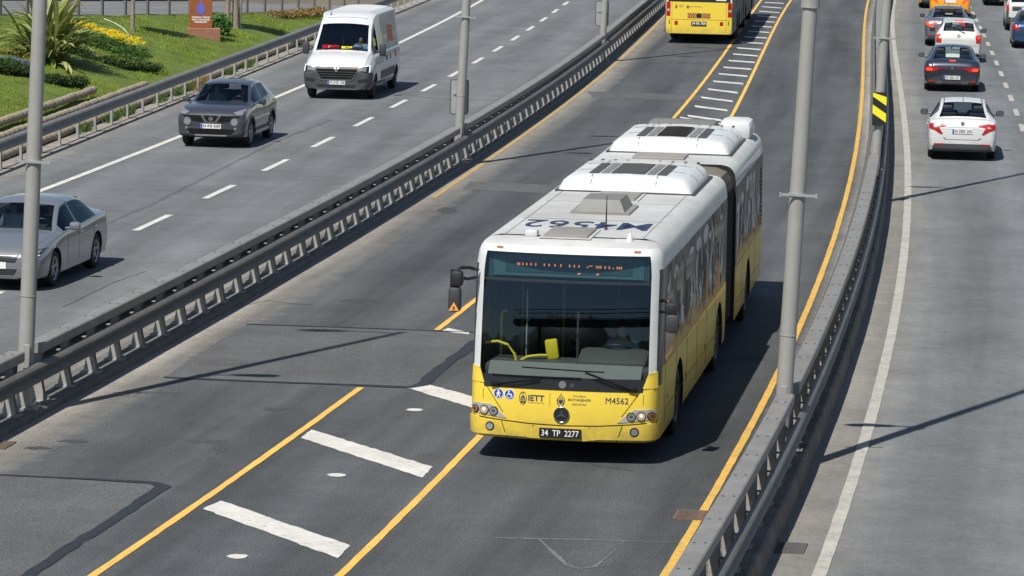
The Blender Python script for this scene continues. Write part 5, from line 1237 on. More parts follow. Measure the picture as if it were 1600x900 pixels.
# cab and saloon
MB().box((0, -4.9, .42), (2.3, 8.9, .05)).obj('saloon_floor', 'interior', bus)
MB().box((0, -9.35, 1.6), (2.3, .05, 2.3)).obj('rear_bulkhead', 'interior', bus)
MB().box((0, -5.2, 2.70), (2.3, 8.2, .03)).obj('ceiling', 'seat_light', bus)
d = MB(); d.rbox((0, -.55, 1.17), (2.25, .5, .26), .06, rot=Matrix.Rotation(R(-8), 3, 'X')); d.obj('dashboard', 'dash', bus, 40)
d = MB(); d.box((0, -.26, 1.21), (2.05, .26, .03), rot=Matrix.Rotation(R(-38), 3, 'X')); d.obj('dash_shelf', 'dash_pale', bus)
d = MB(); d.rbox((-.60, -.66, 1.28), (.98, .6, .30), .12, rot=Matrix.Rotation(R(-14), 3, 'X')); d.obj('instrument_hood', 'dash', bus, 40)
s_ = MB(); cx, cy, cz = -.62, -.92, 1.40; rt = Matrix.Rotation(R(32), 3, 'X'); ring = [Vector((cx, cy, cz)) + rt @ Vector((.235 * math.cos(k * PI / 12), .235 * math.sin(k * PI / 12), 0)) for k in range(25)]
s_.tube(ring, .018, 8, caps=False); s_.box((cx, cy, cz), (.44, .05, .03), rot=rt); s_.tube([(cx, cy, cz), (cx, cy + .12, cz - .25)], .03, 8); s_.obj('steering_wheel', 'black_plastic', bus, 40)
s_ = MB(); s_.rbox((cx, -1.35, .98), (.50, .5, .14), .05); s_.rbox((cx, -1.62, 1.42), (.48, .14, .8), .05); s_.rbox((cx, -1.66, 1.92), (.28, .1, .2), .04); s_.box((cx, -1.4, .68), (.4, .4, .5)); s_.obj('driver_seat', 'seat_cloth', bus, 40)
s_ = MB(); s_.box((-.10, -1.35, 1.2), (.03, 1.3, 1.5)); s_.obj('cab_door', 'dark_plastic', bus)
for a in ([(1.12, -.5, 1.52), (.95, -.5, 1.54), (.82, -.5, 1.50), (.72, -.5, 1.38), (.68, -.5, 1.20)], [(.66, -.55, 1.18), (.64, -.55, 1.29), (.55, -.56, 1.34), (.40, -.58, 1.36), (.30, -.6, 1.36)], [(1.0, -1.1, .45), (1.0, -1.1, 1.8), (.98, -1.1, 1.86), (.92, -1.1, 1.88)], [(.9, -2.4, .45), (.9, -2.4, 2.5)], [(.35, -2.6, .45), (.35, -2.6, 2.5)], [(-.3, -3.6, .45), (-.3, -3.6, 2.5)]):
    m = MB(); m.tube(a, .019, 8); m.obj('handrail', 'handrail_yellow', bus, 40)
m = MB(); m.rbox((.235, -.66, 1.44), (.17, .10, .27), .025, rot=Matrix.Rotation(R(9), 3, 'Y')); m.obj('ticket_validator', 'handrail_yellow', bus, 40)
m = MB(); m.tube([(.62, -.9, .45), (.62, -.9, 2.2)], .012, 6); m.obj('partition_post', 'galv', bus); MB().box((.60, -1.5, 1.35), (.012, 1.2, 1.3)).obj('glass_partition', 'bus_glass', bus)
seat = MB(); seat.rbox((0, 0, .45), (.44, .42, .08), .03); seat.rbox((0, -.2, .78), (.44, .07, .62), .03, rot=Matrix.Rotation(R(8), 3, 'X')); seat.box((0, 0, .2), (.3, .3, .4)); seat = seat.mesh('passenger_seat', mat('bus_seat', (.07, .11, .18), .9), 40)
for y in (-2.9, -3.7, -4.5, -5.3, -6.1, -6.9):
    for x in (-.95, -.48, .95): inst('passenger_seat', seat, bus, (x, y, .44))
# mirrors
m = MB(); m.tube([(1.21, -.32, 2.52), (1.30, -.12, 2.57), (1.40, .02, 2.58), (1.48, .05, 2.52)], .024, 8); m.tube([(1.21, -.3, 2.42), (1.32, -.08, 2.42), (1.42, .02, 2.46)], .022, 8); m.tube([(1.50, .05, 2.56), (1.51, .05, 2.1)], .02, 8)
a = m.obj('mirror_arm', 'black_plastic', bus, 40)
m = MB(); m.rbox((1.43, .05, 2.44), (.17, .14, .22), .05); m.obj('upper_mirror', 'black_plastic', a, 40); m = MB(); m.rbox((1.455, .045, 2.16), (.17, .15, .34), .05); lm = m.obj('lower_mirror', 'dark_plastic', a, 40)
MB().prism([(1.525, 2.015), (1.385, 2.015), (1.455, 2.13)], .12, .126, lambda a_, b_, h: (a_, h, b_)).obj('warning_triangle', mat('sign_orange', (.75, .33, .08), .5), lm)
v_, f_ = text_geo('!!', .06, bold=.003); MB().add([(1.455 - p_, .128, 2.045 + q_) for p_, q_ in v_], f_).obj('warning_mark', 'ink', lm)
m = MB(); m.tube([(-1.23, -.55, 2.18), (-1.33, -.42, 2.18), (-1.39, -.38, 2.14), (-1.40, -.38, 1.9)], .020, 8); m.tube([(-1.24, -.55, 2.02), (-1.36, -.40, 2.04)], .016, 8); a = m.obj('mirror_arm', 'black_plastic', bus, 40)
m = MB(); m.rbox((-1.39, -.36, 2.09), (.16, .13, .18), .04); m.obj('upper_mirror', 'black_plastic', a, 40); m = MB(); m.rbox((-1.405, -.36, 1.90), (.18, .14, .26), .05); m.obj('lower_mirror', 'dark_plastic', a, 40)
# flank: windows, skyline print, panel seams
def flank(S, parent, ax, y0, y1, seedk, wins, after=lambda o: o):
    rr = random.Random(seedk); sg = 1 if ax == 'right' else -1
    y = y0; pts = []
    while y > y1:
        h = rr.choice((.06, .10, .16, .22, .30)); wv = rr.uniform(.14, .34); k = rr.random()
        if k < .45: pts += [(y, 1.36), (y - wv * .4, 1.38 + h * .7), (y - wv * .5, 1.40 + h * 2.4), (y - wv * .6, 1.38 + h * .7), (y - wv, 1.36)]
        elif k < .8: pts += [(y, 1.38)] + [(y - wv * (.5 - .5 * math.cos(t * PI / 5)), 1.38 + h * 1.4 * math.sin(t * PI / 5)) for t in range(1, 5)] + [(y - wv, 1.38)]
        else: pts += [(y, 1.32), (y - wv, 1.32)]
        y -= wv + .02
    yy = y0 - .1
    while yy > y1 + .35:
        wv = rr.uniform(.05, .30); zt_ = rr.uniform(1.8, 2.52); zb_ = rr.uniform(1.40, 1.7); amp = rr.uniform(.08, .28); ph = rr.uniform(0, 6); n = 9
        L_ = []; R_ = []
        for k in range(n + 1):
            t = k / n; zc = zb_ + (zt_ - zb_) * t; off_ = amp * math.sin(ph + t * rr.uniform(3.5, 6)); hw = wv / 2 * (.35 + .9 * abs(math.sin(ph + t * 4.2))) * (1 - t) ** .5 + .01
            L_.append((min(max(yy + off_ - hw, y1 + .02), y0), zc)); R_.append((min(max(yy + off_ + hw, y1 + .02), y0), zc))
        vs_ = L_ + R_; fs_ = [[k, k + 1, n + 2 + k, n + 1 + k] for k in range(n)]
        m_ = MB(); lt = rr.random() < .58; S.geo(m_, vs_, fs_, ax, .0030 + .0008 * rr.random(), skirt=False); after(m_.obj('silhouette_print', 'print_light' if lt else 'print_dark', parent)); yy -= rr.uniform(.08, .22)
    yy = y0 - .2
    while yy > y1 + .6:
        r1, r2 = rr.uniform(.18, .45), rr.uniform(.07, .16); zc = rr.uniform(2.15, 2.45); pl_ = [(min(max(yy + r1 * math.cos(t * PI / 8) * rr.uniform(.7, 1.1), y1 + .02), y0), zc + r2 * math.sin(t * PI / 8) * rr.uniform(.7, 1.1)) for t in range(16)]
        m_ = MB(); S.geo(m_, pl_, [list(range(16))], ax, .0024, skirt=False); after(m_.obj('silhouette_print', 'print_light', parent)); yy -= rr.uniform(.5, 1.3)
    step = 0
    seg = [pts[k:k + 12] for k in range(0, len(pts) - 1, 11)]
    for s_ in seg:
        poly = s_ + [(s_[-1][0], 1.285), (s_[0][0], 1.285)]
        if abs(s_[0][0] - s_[-1][0]) < .05: continue
        for o in S.patch('skyline_print', poly, ax, 'sand_print', parent, .0035, 0): after(o)
    for a, b in wins:
        for o in S.patch('opening_window', [(a, 2.08), (b, 2.08), (b, 2.38), (a, 2.38)], ax, 'bus_black', parent, .006, 1): after(o)
    yy = y0
    while yy > y1:
        for o in S.patch('panel_seam', [(yy, .40), (yy - .012, .40), (yy - .012, 1.27), (yy, 1.27)], ax, 'under', parent, .0025, 4): after(o)
        yy -= 1.42
    for o in S.patch('panel_seam', [(y0, 1.285), (y1, 1.285), (y1, 1.272), (y0, 1.272)], ax, 'under', parent, .0025, 5): after(o)
    for o in S.patch('panel_seam', [(y0, .66), (y1, .66), (y1, .652), (y0, .652)], ax, 'under', parent, .0025, 5): after(o)
flank(BS, bus, 'left', -.9, -9.3, 5, [(-2.0, -3.0), (-3.3, -4.4), (-7.9, -9.2)]); flank(BS, bus, 'right', -1.0, -9.3, 6, [(-3.1, -4.2)])
flank(RS, bus, 'left', -11.6, -17.0, 8, [(-14.2, -15.3)], bend); flank(RS, bus, 'right', -11.6, -17.0, 9, [(-14.0, -15.2)], bend)
BS.patch('driver_window', [(-.78, 1.34), (-1.72, 1.34), (-1.72, 2.2), (-.78, 2.2)], 'left', 'bus_black', bus, .005, 2)
for k in range(14): 
    for o in RS.patch('engine_grille', [(-17.05, 1.35 + k * .075), (-17.35, 1.35 + k * .075), (-17.35, 1.385 + k * .075), (-17.05, 1.385 + k * .075)], 'left', 'under', bus, .006, 0): bend(o)
for y, z in ((-1.2, .78), (-3.6, .72), (-6.4, .72)): BS.patch('side_reflector', rrect(y - .04, y + .04, z - .03, z + .03, .015), 'left', 'tail_orange', bus, .008, 0)
# --- the far bus, seen from behind
yw = math.atan(.104)
far = thing('articulated_bus', 'yellow articulated bus driving away, seen from behind at the top edge', 'bus', (6.72, 134.8, 0), rear_rz(yw))
def fsec(y0, y1, cap):
    n = y1 - y0
    def tg(a, j, side):
        if j == 'cap': return 4
        if j == 'floor': return 5
        if a == -1: return 5
        z = (RZ2[j][0] + RZ2[j + 1][0]) / 2
        if a >= 4: return 0 if z < 1.02 and False else (6 if z < 2.56 else 1)
        if a >= 3 and z >= 1.5: return 1
        return 0 if z < 1.55 else (3 if z < 2.5 else 1)
    me = ringshell([-(n * k / 6) for k in range(1, 7)], RF, RZ2, bm_mats, tg); me.transform(Matrix.Rotation(PI, 4, 'Z')); me.transform(Matrix.Translation((0, y0, 0))); return me
RZ2 = [(.38, .03, 0), (.42, .003, 0), (.62, 0, 0), (1.02, 0, 0), (1.55, 0, 0), (2.0, .006, 0), (2.5, .014, 0), (2.66, .022, .0), (2.74, .034, .0), (2.80, .055, .0), (2.86, .09, 0), (2.91, .15, 0), (2.94, .24, 0)]
fm = fsec(0, 8, True); FS = Surf(fm)
for y0, y1, cuts in ((0, 8, (3.4, 5.0)), (9.3, 19.2, (11.0, 16.7))):
    me = fm if y0 == 0 else fsec(y0, y1, True)
    me = boolean_cut(me, [q for y in cuts for q in arch_cut(y)])
    for nm, parts in split_by_mat(me).items():
        for v, f in parts: inst(NM[nm], to_mesh(NM[nm], v, f, nm, smooth=30), far)
    for y in cuts:
        for sg in (1, -1): add_wheel(far, sg * 1.10, y, .48, .29, .29, 10, 'rim_dark')
bellows(far, 8.0, 9.3)
FS.patch('tail_light', [(1.06, 1.50), (1.12, 1.58), (1.20, 1.52), (1.21, 1.02), (1.07, 1.02)], 'rear', 'tail_red', far, .012, 3, True)
FS.patch('reverse_lamp', [(1.085, 1.28), (1.19, 1.28), (1.19, 1.20), (1.085, 1.20)], 'rear', 'tail_white', far, .018, 2, True)
FS.patch('reflector', [(.78, .84), (.90, .84), (.90, .70), (.78, .70)], 'rear', 'tail_red', far, .01, 1, True); FS.patch('corner_slot', [(1.08, .86), (1.11, .86), (1.11, .72), (1.08, .72)], 'rear', 'under', far, .01, 1, True)
FS.patch('panel_seam', [(-1.2, .905), (1.2, .905), (1.2, .895), (-1.2, .895)], 'rear', 'under', far, .003, 2)
FS.patch('panel_seam', [(1.0, 1.6), (1.008, 1.6), (1.008, .42), (1.0, .42)], 'rear', 'under', far, .003, 1, True)
ch = FS.patch('chevron_panel', [(-.42, 1.14), (.42, 1.14), (.42, .96), (-.42, .96)], 'rear', 'ink', far, .006, 0)[0]
for sg in (1, -1):
    for k in range(5):
        x = sg * (.08 + k * .065); FS.patch('chevron', [(x, 1.135), (x + sg * .03, 1.135), (x + sg * .065, 1.05), (x + sg * .03, .965), (x, .965), (x + sg * .035, 1.05)], 'rear', 'sign_orange', ch, .01, 0)
pt = MB().box((0, -.02, .76), (.56, .014, .15)).obj('number_plate', 'plate_black', far)
v_, f_ = text_geo('34 FA 764', .15, bold=.003, sx=.8); MB().add([(a, -.029, .76 + b) for a, b in v_], f_).obj('lettering', 'ink_white', pt)
FS.patch('window_notice', [(.62, 1.62), (1.0, 1.62), (1.0, 1.72), (.62, 1.72)], 'rear', 'ink_white', far, .006, 0)
emblem_oval(FS, -.85, 1.38, .08, 'rear', far, 0, 1); emblem_oval(FS, -.42, 1.38, .08, 'rear', far, 1, 1)
FS.text('operator_lettering', 'IETT', -.66, 1.38, .09, 'rear', 'ink_navy', far, .006, 1); FS.text('operator_lettering', 'İSTANBUL BÜYÜKŞEHİR', -.16, 1.38, .05, 'rear', 'ink_navy', far, .006, 1)
shroud(far, 7.5, 4.5); shroud(far, 16, 13)
# ------------------------------------------------------------------ people in the vehicles
mat('skin', (.42, .25, .17), .55); mat('hair_dark', (.02, .015, .012), .7); mat('shirt_blue', (.25, .40, .55), .8); mat('shirt_white', (.55, .58, .60), .8); mat('shirt_dark', (.03, .032, .04), .85); mat('trousers', (.02, .022, .03), .9); mat('shirt_green', (.18, .27, .22), .85)
def person(label, shirt, car, x, y, z, hands=True, group=None):
    """seated figure facing the vehicle's +y; hands on a wheel at hands height when driving"""
    J = {'pelvis': (0, 0, .10), 'waist': (0, -.02, .26), 'chest': (0, -.03, .46), 'neck': (0, .0, .60), 'head0': (0, .02, .70), 'head1': (0, .02, .80)}
    E_ = [('pelvis', 'waist'), ('waist', 'chest'), ('chest', 'neck'), ('neck', 'head0'), ('head0', 'head1')]; rad = {'pelvis': (.17, .13), 'waist': (.15, .11), 'chest': (.17, .115), 'neck': (.055, .055), 'head0': (.075, .095), 'head1': (.07, .085)}
    for s_, n in ((1, 'r'), (-1, 'l')):
        J['sh' + n] = (s_ * .185, -.03, .53); J['el' + n] = (s_ * .25, .12, .30); J['wr' + n] = (s_ * .16, .38, .36) if hands else (s_ * .12, .30, .20)
        J['ha' + n] = (J['wr' + n][0] * .95, J['wr' + n][1] + .08, J['wr' + n][2] + .03); J['hp' + n] = (s_ * .10, .04, .08); J['kn' + n] = (s_ * .14, .47, .14); J['an' + n] = (s_ * .13, .58, -.26); J['to' + n] = (s_ * .13, .74, -.30)
        E_ += [('chest', 'sh' + n), ('sh' + n, 'el' + n), ('el' + n, 'wr' + n), ('wr' + n, 'ha' + n), ('pelvis', 'hp' + n), ('hp' + n, 'kn' + n), ('kn' + n, 'an' + n), ('an' + n, 'to' + n)]
        rad.update({'sh' + n: (.07, .07), 'el' + n: (.048, .048), 'wr' + n: (.03, .03), 'ha' + n: (.042, .025), 'hp' + n: (.095, .09), 'kn' + n: (.065, .065), 'an' + n: (.042, .042), 'to' + n: (.045, .03)})
    names = list(J); me = bpy.data.meshes.new('person'); me.from_pydata([J[n] for n in names], [(names.index(a), names.index(b)) for a, b in E_], [])
    o = inst('tmp', me); md = o.modifiers.new('s', 'SKIN'); sv = me.skin_vertices[0].data
    for k, n in enumerate(names): sv[k].radius = rad[n]; sv[k].use_root = n == 'pelvis'
    o.modifiers.new('u', 'SUBSURF').levels = 2; bpy.context.view_layer.update(); m2 = eval_mesh(o); bpy.data.objects.remove(o)
    for v in m2.vertices:                                     # nose, brow and chin
        c = v.co
        if c.z > .66 and c.y > .06 and abs(c.x) < .03: c.y += .018 * math.exp(-((c.z - .745) / .022) ** 2) + .008 * math.exp(-((c.z - .685) / .02) ** 2)
    for k in (shirt, 'skin', 'trousers'): m2.materials.append(MATS[k])
    for p_ in m2.polygons:
        c = p_.center; p_.material_index = 1 if (c.z > .575 and abs(c.x) < .14) or (c.y > .32 and c.z > .24 and abs(c.x) < .3) else 2 if c.z < .22 and not (abs(c.x) > .19 and c.z > .16) else 0
    m2.shade_smooth()
    q = thing('person', label, 'person', car.o.location if isinstance(car, Car) else car.location, 0, group)
    par = car.o if isinstance(car, Car) else car
    rz = par.rotation_euler[2]; loc = Vector(par.location) + Matrix.Rotation(rz, 3, 'Z') @ Vector((x, y, z)); q.location = loc; q.rotation_euler = (0, 0, rz)
    inst('body', m2, q)
    h = MB(); 
    bm = bmesh.new(); bmesh.ops.create_uvsphere(bm, u_segments=16, v_segments=10, radius=1)
    vs = []; idx = {}; fs = []
    for f in bm.faces:
        c = f.calc_center_median()
        if c.z > -.15 and not (c.y > .35 and c.z < .55): fs.append([v.index for v in f.verts])
    vs = [Vector((v.co.x * .088, .005 + v.co.y * .105, .775 + v.co.z * .105)) for v in bm.verts]; bm.free()
    h.add(vs, fs).obj('hair', 'hair_dark', q, 60)
    e = MB()
    for s_ in (1, -1): e.lathe([(.0, .011), (.006, .008), (.008, .001)], 8, 'y', (s_ * .033, .105, .755))
    e.obj('eyes', 'ink', q)
    return q
person('bus driver in a light blue shirt behind the steering wheel', 'shirt_blue', bus, -.62, -1.42, .90)
person('driver of the white van in a pale blue shirt', 'shirt_blue', CAR_VAN, -.40, .98, .92)
person('driver of the dark grey crossover in dark clothing', 'shirt_dark', CAR_JUKE, -.36, -.22, .60)
person('passenger of the dark grey crossover, left in the picture', 'shirt_green', CAR_JUKE, .36, -.22, .60, False)
person('driver of the silver sedan, right of the lamp pole', 'shirt_dark', CAR_SILVER, -.36, -.20, .50)
person('passenger of the silver sedan in a white shirt, left of the lamp pole', 'shirt_white', CAR_SILVER, .36, -.20, .50, False)
# ------------------------------------------------------------------ grass bank, ramp and planting
def leafmat(name, col, var=.35, rough=.6):
    m, n, l, b = nt(name); b.inputs['Roughness'].default_value = rough; b.inputs['Specular IOR Level'].default_value = .3
    g = n.new('ShaderNodeNewGeometry'); no = n.new('ShaderNodeTexNoise'); no.inputs['Scale'].default_value = 1.1; no.inputs['Detail'].default_value = 6; l.new(g.outputs['Position'], no.inputs['Vector'])
    n2 = n.new('ShaderNodeTexNoise'); n2.inputs['Scale'].default_value = 16; n2.inputs['Detail'].default_value = 3; l.new(g.outputs['Position'], n2.inputs['Vector'])
    ad = n.new('ShaderNodeMath'); ad.operation = 'ADD'; l.new(no.outputs['Fac'], ad.inputs[0]); l.new(n2.outputs['Fac'], ad.inputs[1])
    mr = n.new('ShaderNodeMapRange'); mr.inputs[1].default_value = .65; mr.inputs[2].default_value = 1.35; mr.inputs[3].default_value = 1 - var; mr.inputs[4].default_value = 1 + var; l.new(ad.outputs[0], mr.inputs[0])
    v = n.new('ShaderNodeVectorMath'); v.operation = 'SCALE'; v.inputs[0].default_value = col; l.new(mr.outputs[0], v.inputs['Scale']); l.new(v.outputs[0], b.inputs['Base Color'])
    tr = n.new('ShaderNodeBsdfTranslucent'); l.new(v.outputs[0], tr.inputs[0]); mx = n.new('ShaderNodeMixShader'); mx.inputs[0].default_value = .25
    l.new(b.outputs[0], mx.inputs[1]); l.new(tr.outputs[0], mx.inputs[2]); l.new(mx.outputs[0], n['Material Output'].inputs[0]); MATS[name] = m; return m
leafmat('grass_soil', (.14, .19, .035)); leafmat('grass_blade', (.23, .31, .05), .45); leafmat('hedge_leaf', (.045, .08, .022)); leafmat('flax_leaf', (.20, .25, .06), .35); leafmat('flax_pale', (.36, .36, .15), .25); leafmat('flower_leaf', (.05, .12, .02)); leafmat('yellow_flower', (.78, .60, .02), .15); leafmat('pale_shrub', (.30, .29, .05), .3); leafmat('blue_flower', (.17, .20, .42), .25); leafmat('bush_leaf', (.06, .15, .03)); leafmat('tree_leaf', (.06, .12, .025)); leafmat('weed', (.08, .14, .03)); leafmat('dry_plant', (.25, .17, .06))
mat('bark', (.24, .20, .15), .9, var=.3, vscale=9, bump=.6, bscale=25); mat('log', (.34, .29, .21), .9, var=.22, vscale=5, bump=.5, bscale=18, dirt=(.14, .11, .07), damt=.6)
mat('sign_brown', (.27, .085, .025), .55, var=.06, vscale=3); mat('sign_base', (.27, .125, .08), .8, var=.2, vscale=9, bump=.3); mat('sign_violet', (.13, .12, .50), .5); mat('hose', (.50, .55, .45), .5); mat('dry_stone', (.22, .18, .13), .95, var=.4, vscale=7, bump=.6)
ys = [58 + .6 * k for k in range(0, 152)]
hz = lambda x, y: bank_z(x, y) + .03 * math.sin(x * 1.3 + y * .7) + .02 * math.sin(y * 1.9)
strip('grass_bank', lambda y: RAMP(y), lambda y: LG(y) - .55, 'grass_soil', ys=[y for y in ys if RAMP(y) < LG(y) - .9], n=24, zf=hz)
strip('verge', lambda y: LG(y) - .60, lambda y: LG(y) + .06, mat('verge_soil', (.24, .22, .19), .95, var=.3, vscale=2, bump=.4), .02, ys=ys)
RY = [y for y in ys if 62 < y < 149]
strip('ramp_road', lambda y: RAMP(y) - 24, lambda y: RAMP(y) - .25, 'asphalt_ramp', ys=RY, n=3, zf=lambda x, y: ramp_z(y) - .02)
strip('ramp_edge', lambda y: RAMP(y) - .3, lambda y: RAMP(y) + .05, 'concrete', ys=RY, zf=lambda x, y: ramp_z(y) + .01)
strip('lane_marking', lambda y: RAMP(y) - .62, lambda y: RAMP(y) - .46, 'paint_white', ys=RY, zf=lambda x, y: ramp_z(y) - .012)
strip('far_verge', lambda y: RAMP(y) - 80, lambda y: RAMP(y) - 23.9, 'grass_soil', ys=RY, n=3, zf=lambda x, y: ramp_z(y) - .06)
ur = thing('guard_rail', 'dark guard rail along the ramp above the grass bank at the top left', 'guard rail', (RAMP(120), 120, ramp_z(120)))
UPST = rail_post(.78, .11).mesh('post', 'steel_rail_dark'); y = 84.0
while y < 147:
    inst('post', UPST, ur, (RAMP(y) + .12 - RAMP(120), y - 120, ramp_z(y) - ramp_z(120)), (0, 0, PI - math.atan(RAMP.d(y)))); y += 1.80
y = 84.0; j = 0
while y < 146:
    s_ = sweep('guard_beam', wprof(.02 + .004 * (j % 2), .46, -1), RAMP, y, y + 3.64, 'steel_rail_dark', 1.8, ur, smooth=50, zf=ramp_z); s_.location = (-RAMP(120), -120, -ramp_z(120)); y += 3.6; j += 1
# retaining logs behind the guard rail
def log_mesh():
    mb = MB(); vs = []; fs = []; n = 9
    for k, (s_, q) in enumerate(((0, .88), (.02, 1), (.46, 1), (.48, .88))):
        for j in range(n): a = 2 * PI * j / n; vs.append((math.cos(a) * .11 * q, s_ - .24, math.sin(a) * .11 * q))
    for k in range(3):
        for j in range(n): fs.append([k * n + j, k * n + (j + 1) % n, (k + 1) * n + (j + 1) % n, (k + 1) * n + j])
    fs += [list(range(n))[::-1], list(range(3 * n, 4 * n))]; return mb.add(vs, fs).mesh('log', 'log', 40)
LOG = log_mesh()
for lab, off, z, y0, y1 in (('lowest row of round retaining logs behind the left guard rail', .45, .12, 84, 140), ('middle row of short notched retaining logs behind the guard rail', .66, .50, 84, 104.0), ('top row of round retaining logs at the foot of the grass bank', 1.05, .72, 84, 99.0), ('low row of logs at the grass edge beside the crossover', .62, .34, 107.5, 128)):
    rw = thing('log_edging', lab, 'log edging', (LG(y0) - off, y0, z)); y = y0
    while y < y1:
        inst('log', LOG, rw, (LG(y) - off - LG(y0) + off, y - y0, rnd.uniform(-.012, .012)), (rnd.uniform(-.02, .02), rnd.uniform(0, 6), -math.atan(LG.d(y)) + rnd.uniform(-.02, .02))); y += .49
# blades of grass on the bank
def blades(name, area, n, h0, h1, wd, mt, label, cat, zf=bank_z, lean=.5, parent=None):
    vs = []; fs = []
    for _ in range(n):
        x, y = area(); z = zf(x, y) - .01
        for k in range(2):
            a = rnd.uniform(0, 2 * PI); h = rnd.uniform(h0, h1); l_ = rnd.uniform(0, lean) * h; dx, dy = math.cos(a) * wd, math.sin(a) * wd; b = rnd.uniform(0, 2 * PI); o = len(vs)
            vs += [(x - dx, y - dy, z), (x + dx, y + dy, z), (x + math.cos(b) * l_, y + math.sin(b) * l_, z + h)]; fs.append([o, o + 1, o + 2])
    ob = inst(name, to_mesh(name, vs, fs, mt), parent); return tag(ob, label, cat, kind='stuff')
def on_bank():
    while True:
        y = rnd.uniform(84, 143); x0, x1 = RAMP(y) + .1, LG(y) - .9
        if x1 - x0 < .2: continue
        if rnd.random() < (x1 - x0) / 12: return rnd.uniform(x0, x1), y
blades('grass', on_bank, 60000, .03, .085, .012, 'grass_blade', 'short green lawn grass covering the bank above the left guard rail', 'grass')
def verge_pt(): y = rnd.choice((94, 97.5, 99, 99.6, 104, 106.5, 108, 115, 118)) + rnd.gauss(0, .35); return LG(y) - rnd.uniform(.12, .38), y
blades('weeds', verge_pt, 900, .06, .30, .02, 'weed', 'weeds growing between the guard rail posts and the logs', 'weeds', lambda x, y: .02, 1.0)
blades('dry_weeds', lambda: (LG(110) - rnd.uniform(.15, .4) + rnd.gauss(0, .1), 110 + rnd.gauss(0, 1.2)), 160, .15, .4, .012, 'dry_plant', 'dry straw-coloured weeds below the guard rail behind the crossover', 'weeds', lambda x, y: .02, 1.2)
def on_pix(px_, py_):
    d = FW + RT * ((px_ - 800) / F_PX) - UP * ((py_ - 450) / F_PX); t = 60.0
    while t < 240:
        p_ = CAM + d * t
        if p_.z <= bank_z(p_.x, p_.y): return p_
        t += .05
def leaf_cloud(pts, n, size, mt, name, parent, spread):
    """many small leaf faces round a line of points (x, y, z, radius, height)"""
    vs = []; fs = []
    for _ in range(n):
        k = rnd.random() * (len(pts) - 1); j = int(k); t = k - j; a, b = pts[j], pts[min(j + 1, len(pts) - 1)]
        c = [a[q] + (b[q] - a[q]) * t for q in range(5)]
        while True:
            u = Vector((rnd.uniform(-1, 1), rnd.uniform(-1, 1), rnd.uniform(-1, 1)))
            if .35 < u.length < 1: break
        lump = .75 + .25 * math.sin(c[0] * 5 + c[1] * 4) * math.cos(c[1] * 7)
        p_ = Vector((c[0] + u.x * c[3] * lump, c[1] + u.y * c[3] * lump, c[2] + max(0, (u.z * .5 + .5)) * c[4] * lump)); nrm = Vector((rnd.gauss(0, 1), rnd.gauss(0, 1), rnd.gauss(.5, 1))).normalized()
        t1 = nrm.orthogonal().normalized() * size * rnd.uniform(.6, 1.3); t2 = nrm.cross(t1) * .6; o = len(vs)
        vs += [p_ - t1, p_ + t2, p_ + t1, p_ - t2]; fs.append([o, o + 1, o + 2, o + 3])
    me = to_mesh(name, vs, fs, mt); o = inst(name, me, parent); o['kind'] = 'stuff'; return o
def local(pts, o): return [(p_[0] - o.location.x, p_[1] - o.location.y, p_[2] - o.location.z, p_[3], p_[4]) for p_ in pts]
def hedge(lab, pixels, rad, h, n, mt='hedge_leaf', size=.035, name='low_hedge', cat='hedge'):
    P = [on_pix(*q) for q in pixels]; o = thing(name, lab, cat, P[0]); pts = local([(p_.x, p_.y, p_.z, rad, h) for p_ in P], o)
    leaf_cloud(pts, n, size, mt, 'foliage', o, rad); s_ = MB(); s_.tube([(a, b, c + h * .15) for a, b, c, r_, hh in pts], h * .10, 5); s_.obj('stem', 'bark', o); return o
hedge('dark clipped hedge in front of the blue flowers at the left picture edge', [(-30, 112), (0, 116), (30, 120), (52, 121)], .32, .40, 4200)
hedge('dark clipped hedge right of the leftmost lamp pole', [(74, 131), (95, 135), (115, 137), (128, 136)], .30, .36, 3200)
hedge('dark clipped hedge along the foot of the yellow flower bed', [(115, 86), (150, 97), (190, 108), (220, 112), (247, 113)], .30, .38, 5200)
hedge('pale yellow-green border shrub above the blue flowers', [(-20, 84), (10, 82), (35, 88), (52, 103)], .28, .22, 2600, 'pale_shrub', .03, 'border_shrub', 'shrub')
bl = hedge('bed of small blue flowers at the left picture edge', [(-20, 100), (10, 98), (35, 104), (50, 110)], .40, .25, 2600, 'flower_leaf', .03, 'flower_bed', 'flower bed')
def flowers(o, pixels, rad, n, mt, size, h):
    P = [on_pix(*q) for q in pixels]; leaf_cloud(local([(p_.x, p_.y, p_.z + h, rad, .10) for p_ in P], o), n, size, mt, 'blossoms', o, rad)
flowers(bl, [(-20, 100), (10, 98), (35, 104), (50, 110)], .38, 500, 'blue_flower', .02, .14)
yb = hedge('bed of yellow flowers on the grass bank right of the strappy plant', [(110, 62), (140, 70), (170, 78), (195, 88), (215, 97)], .70, .45, 6000, 'flower_leaf', .035, 'flower_bed', 'flower bed')
flowers(yb, [(108, 54), (135, 60), (165, 68), (190, 77), (210, 88)], .62, 2600, 'yellow_flower', .028, .36)
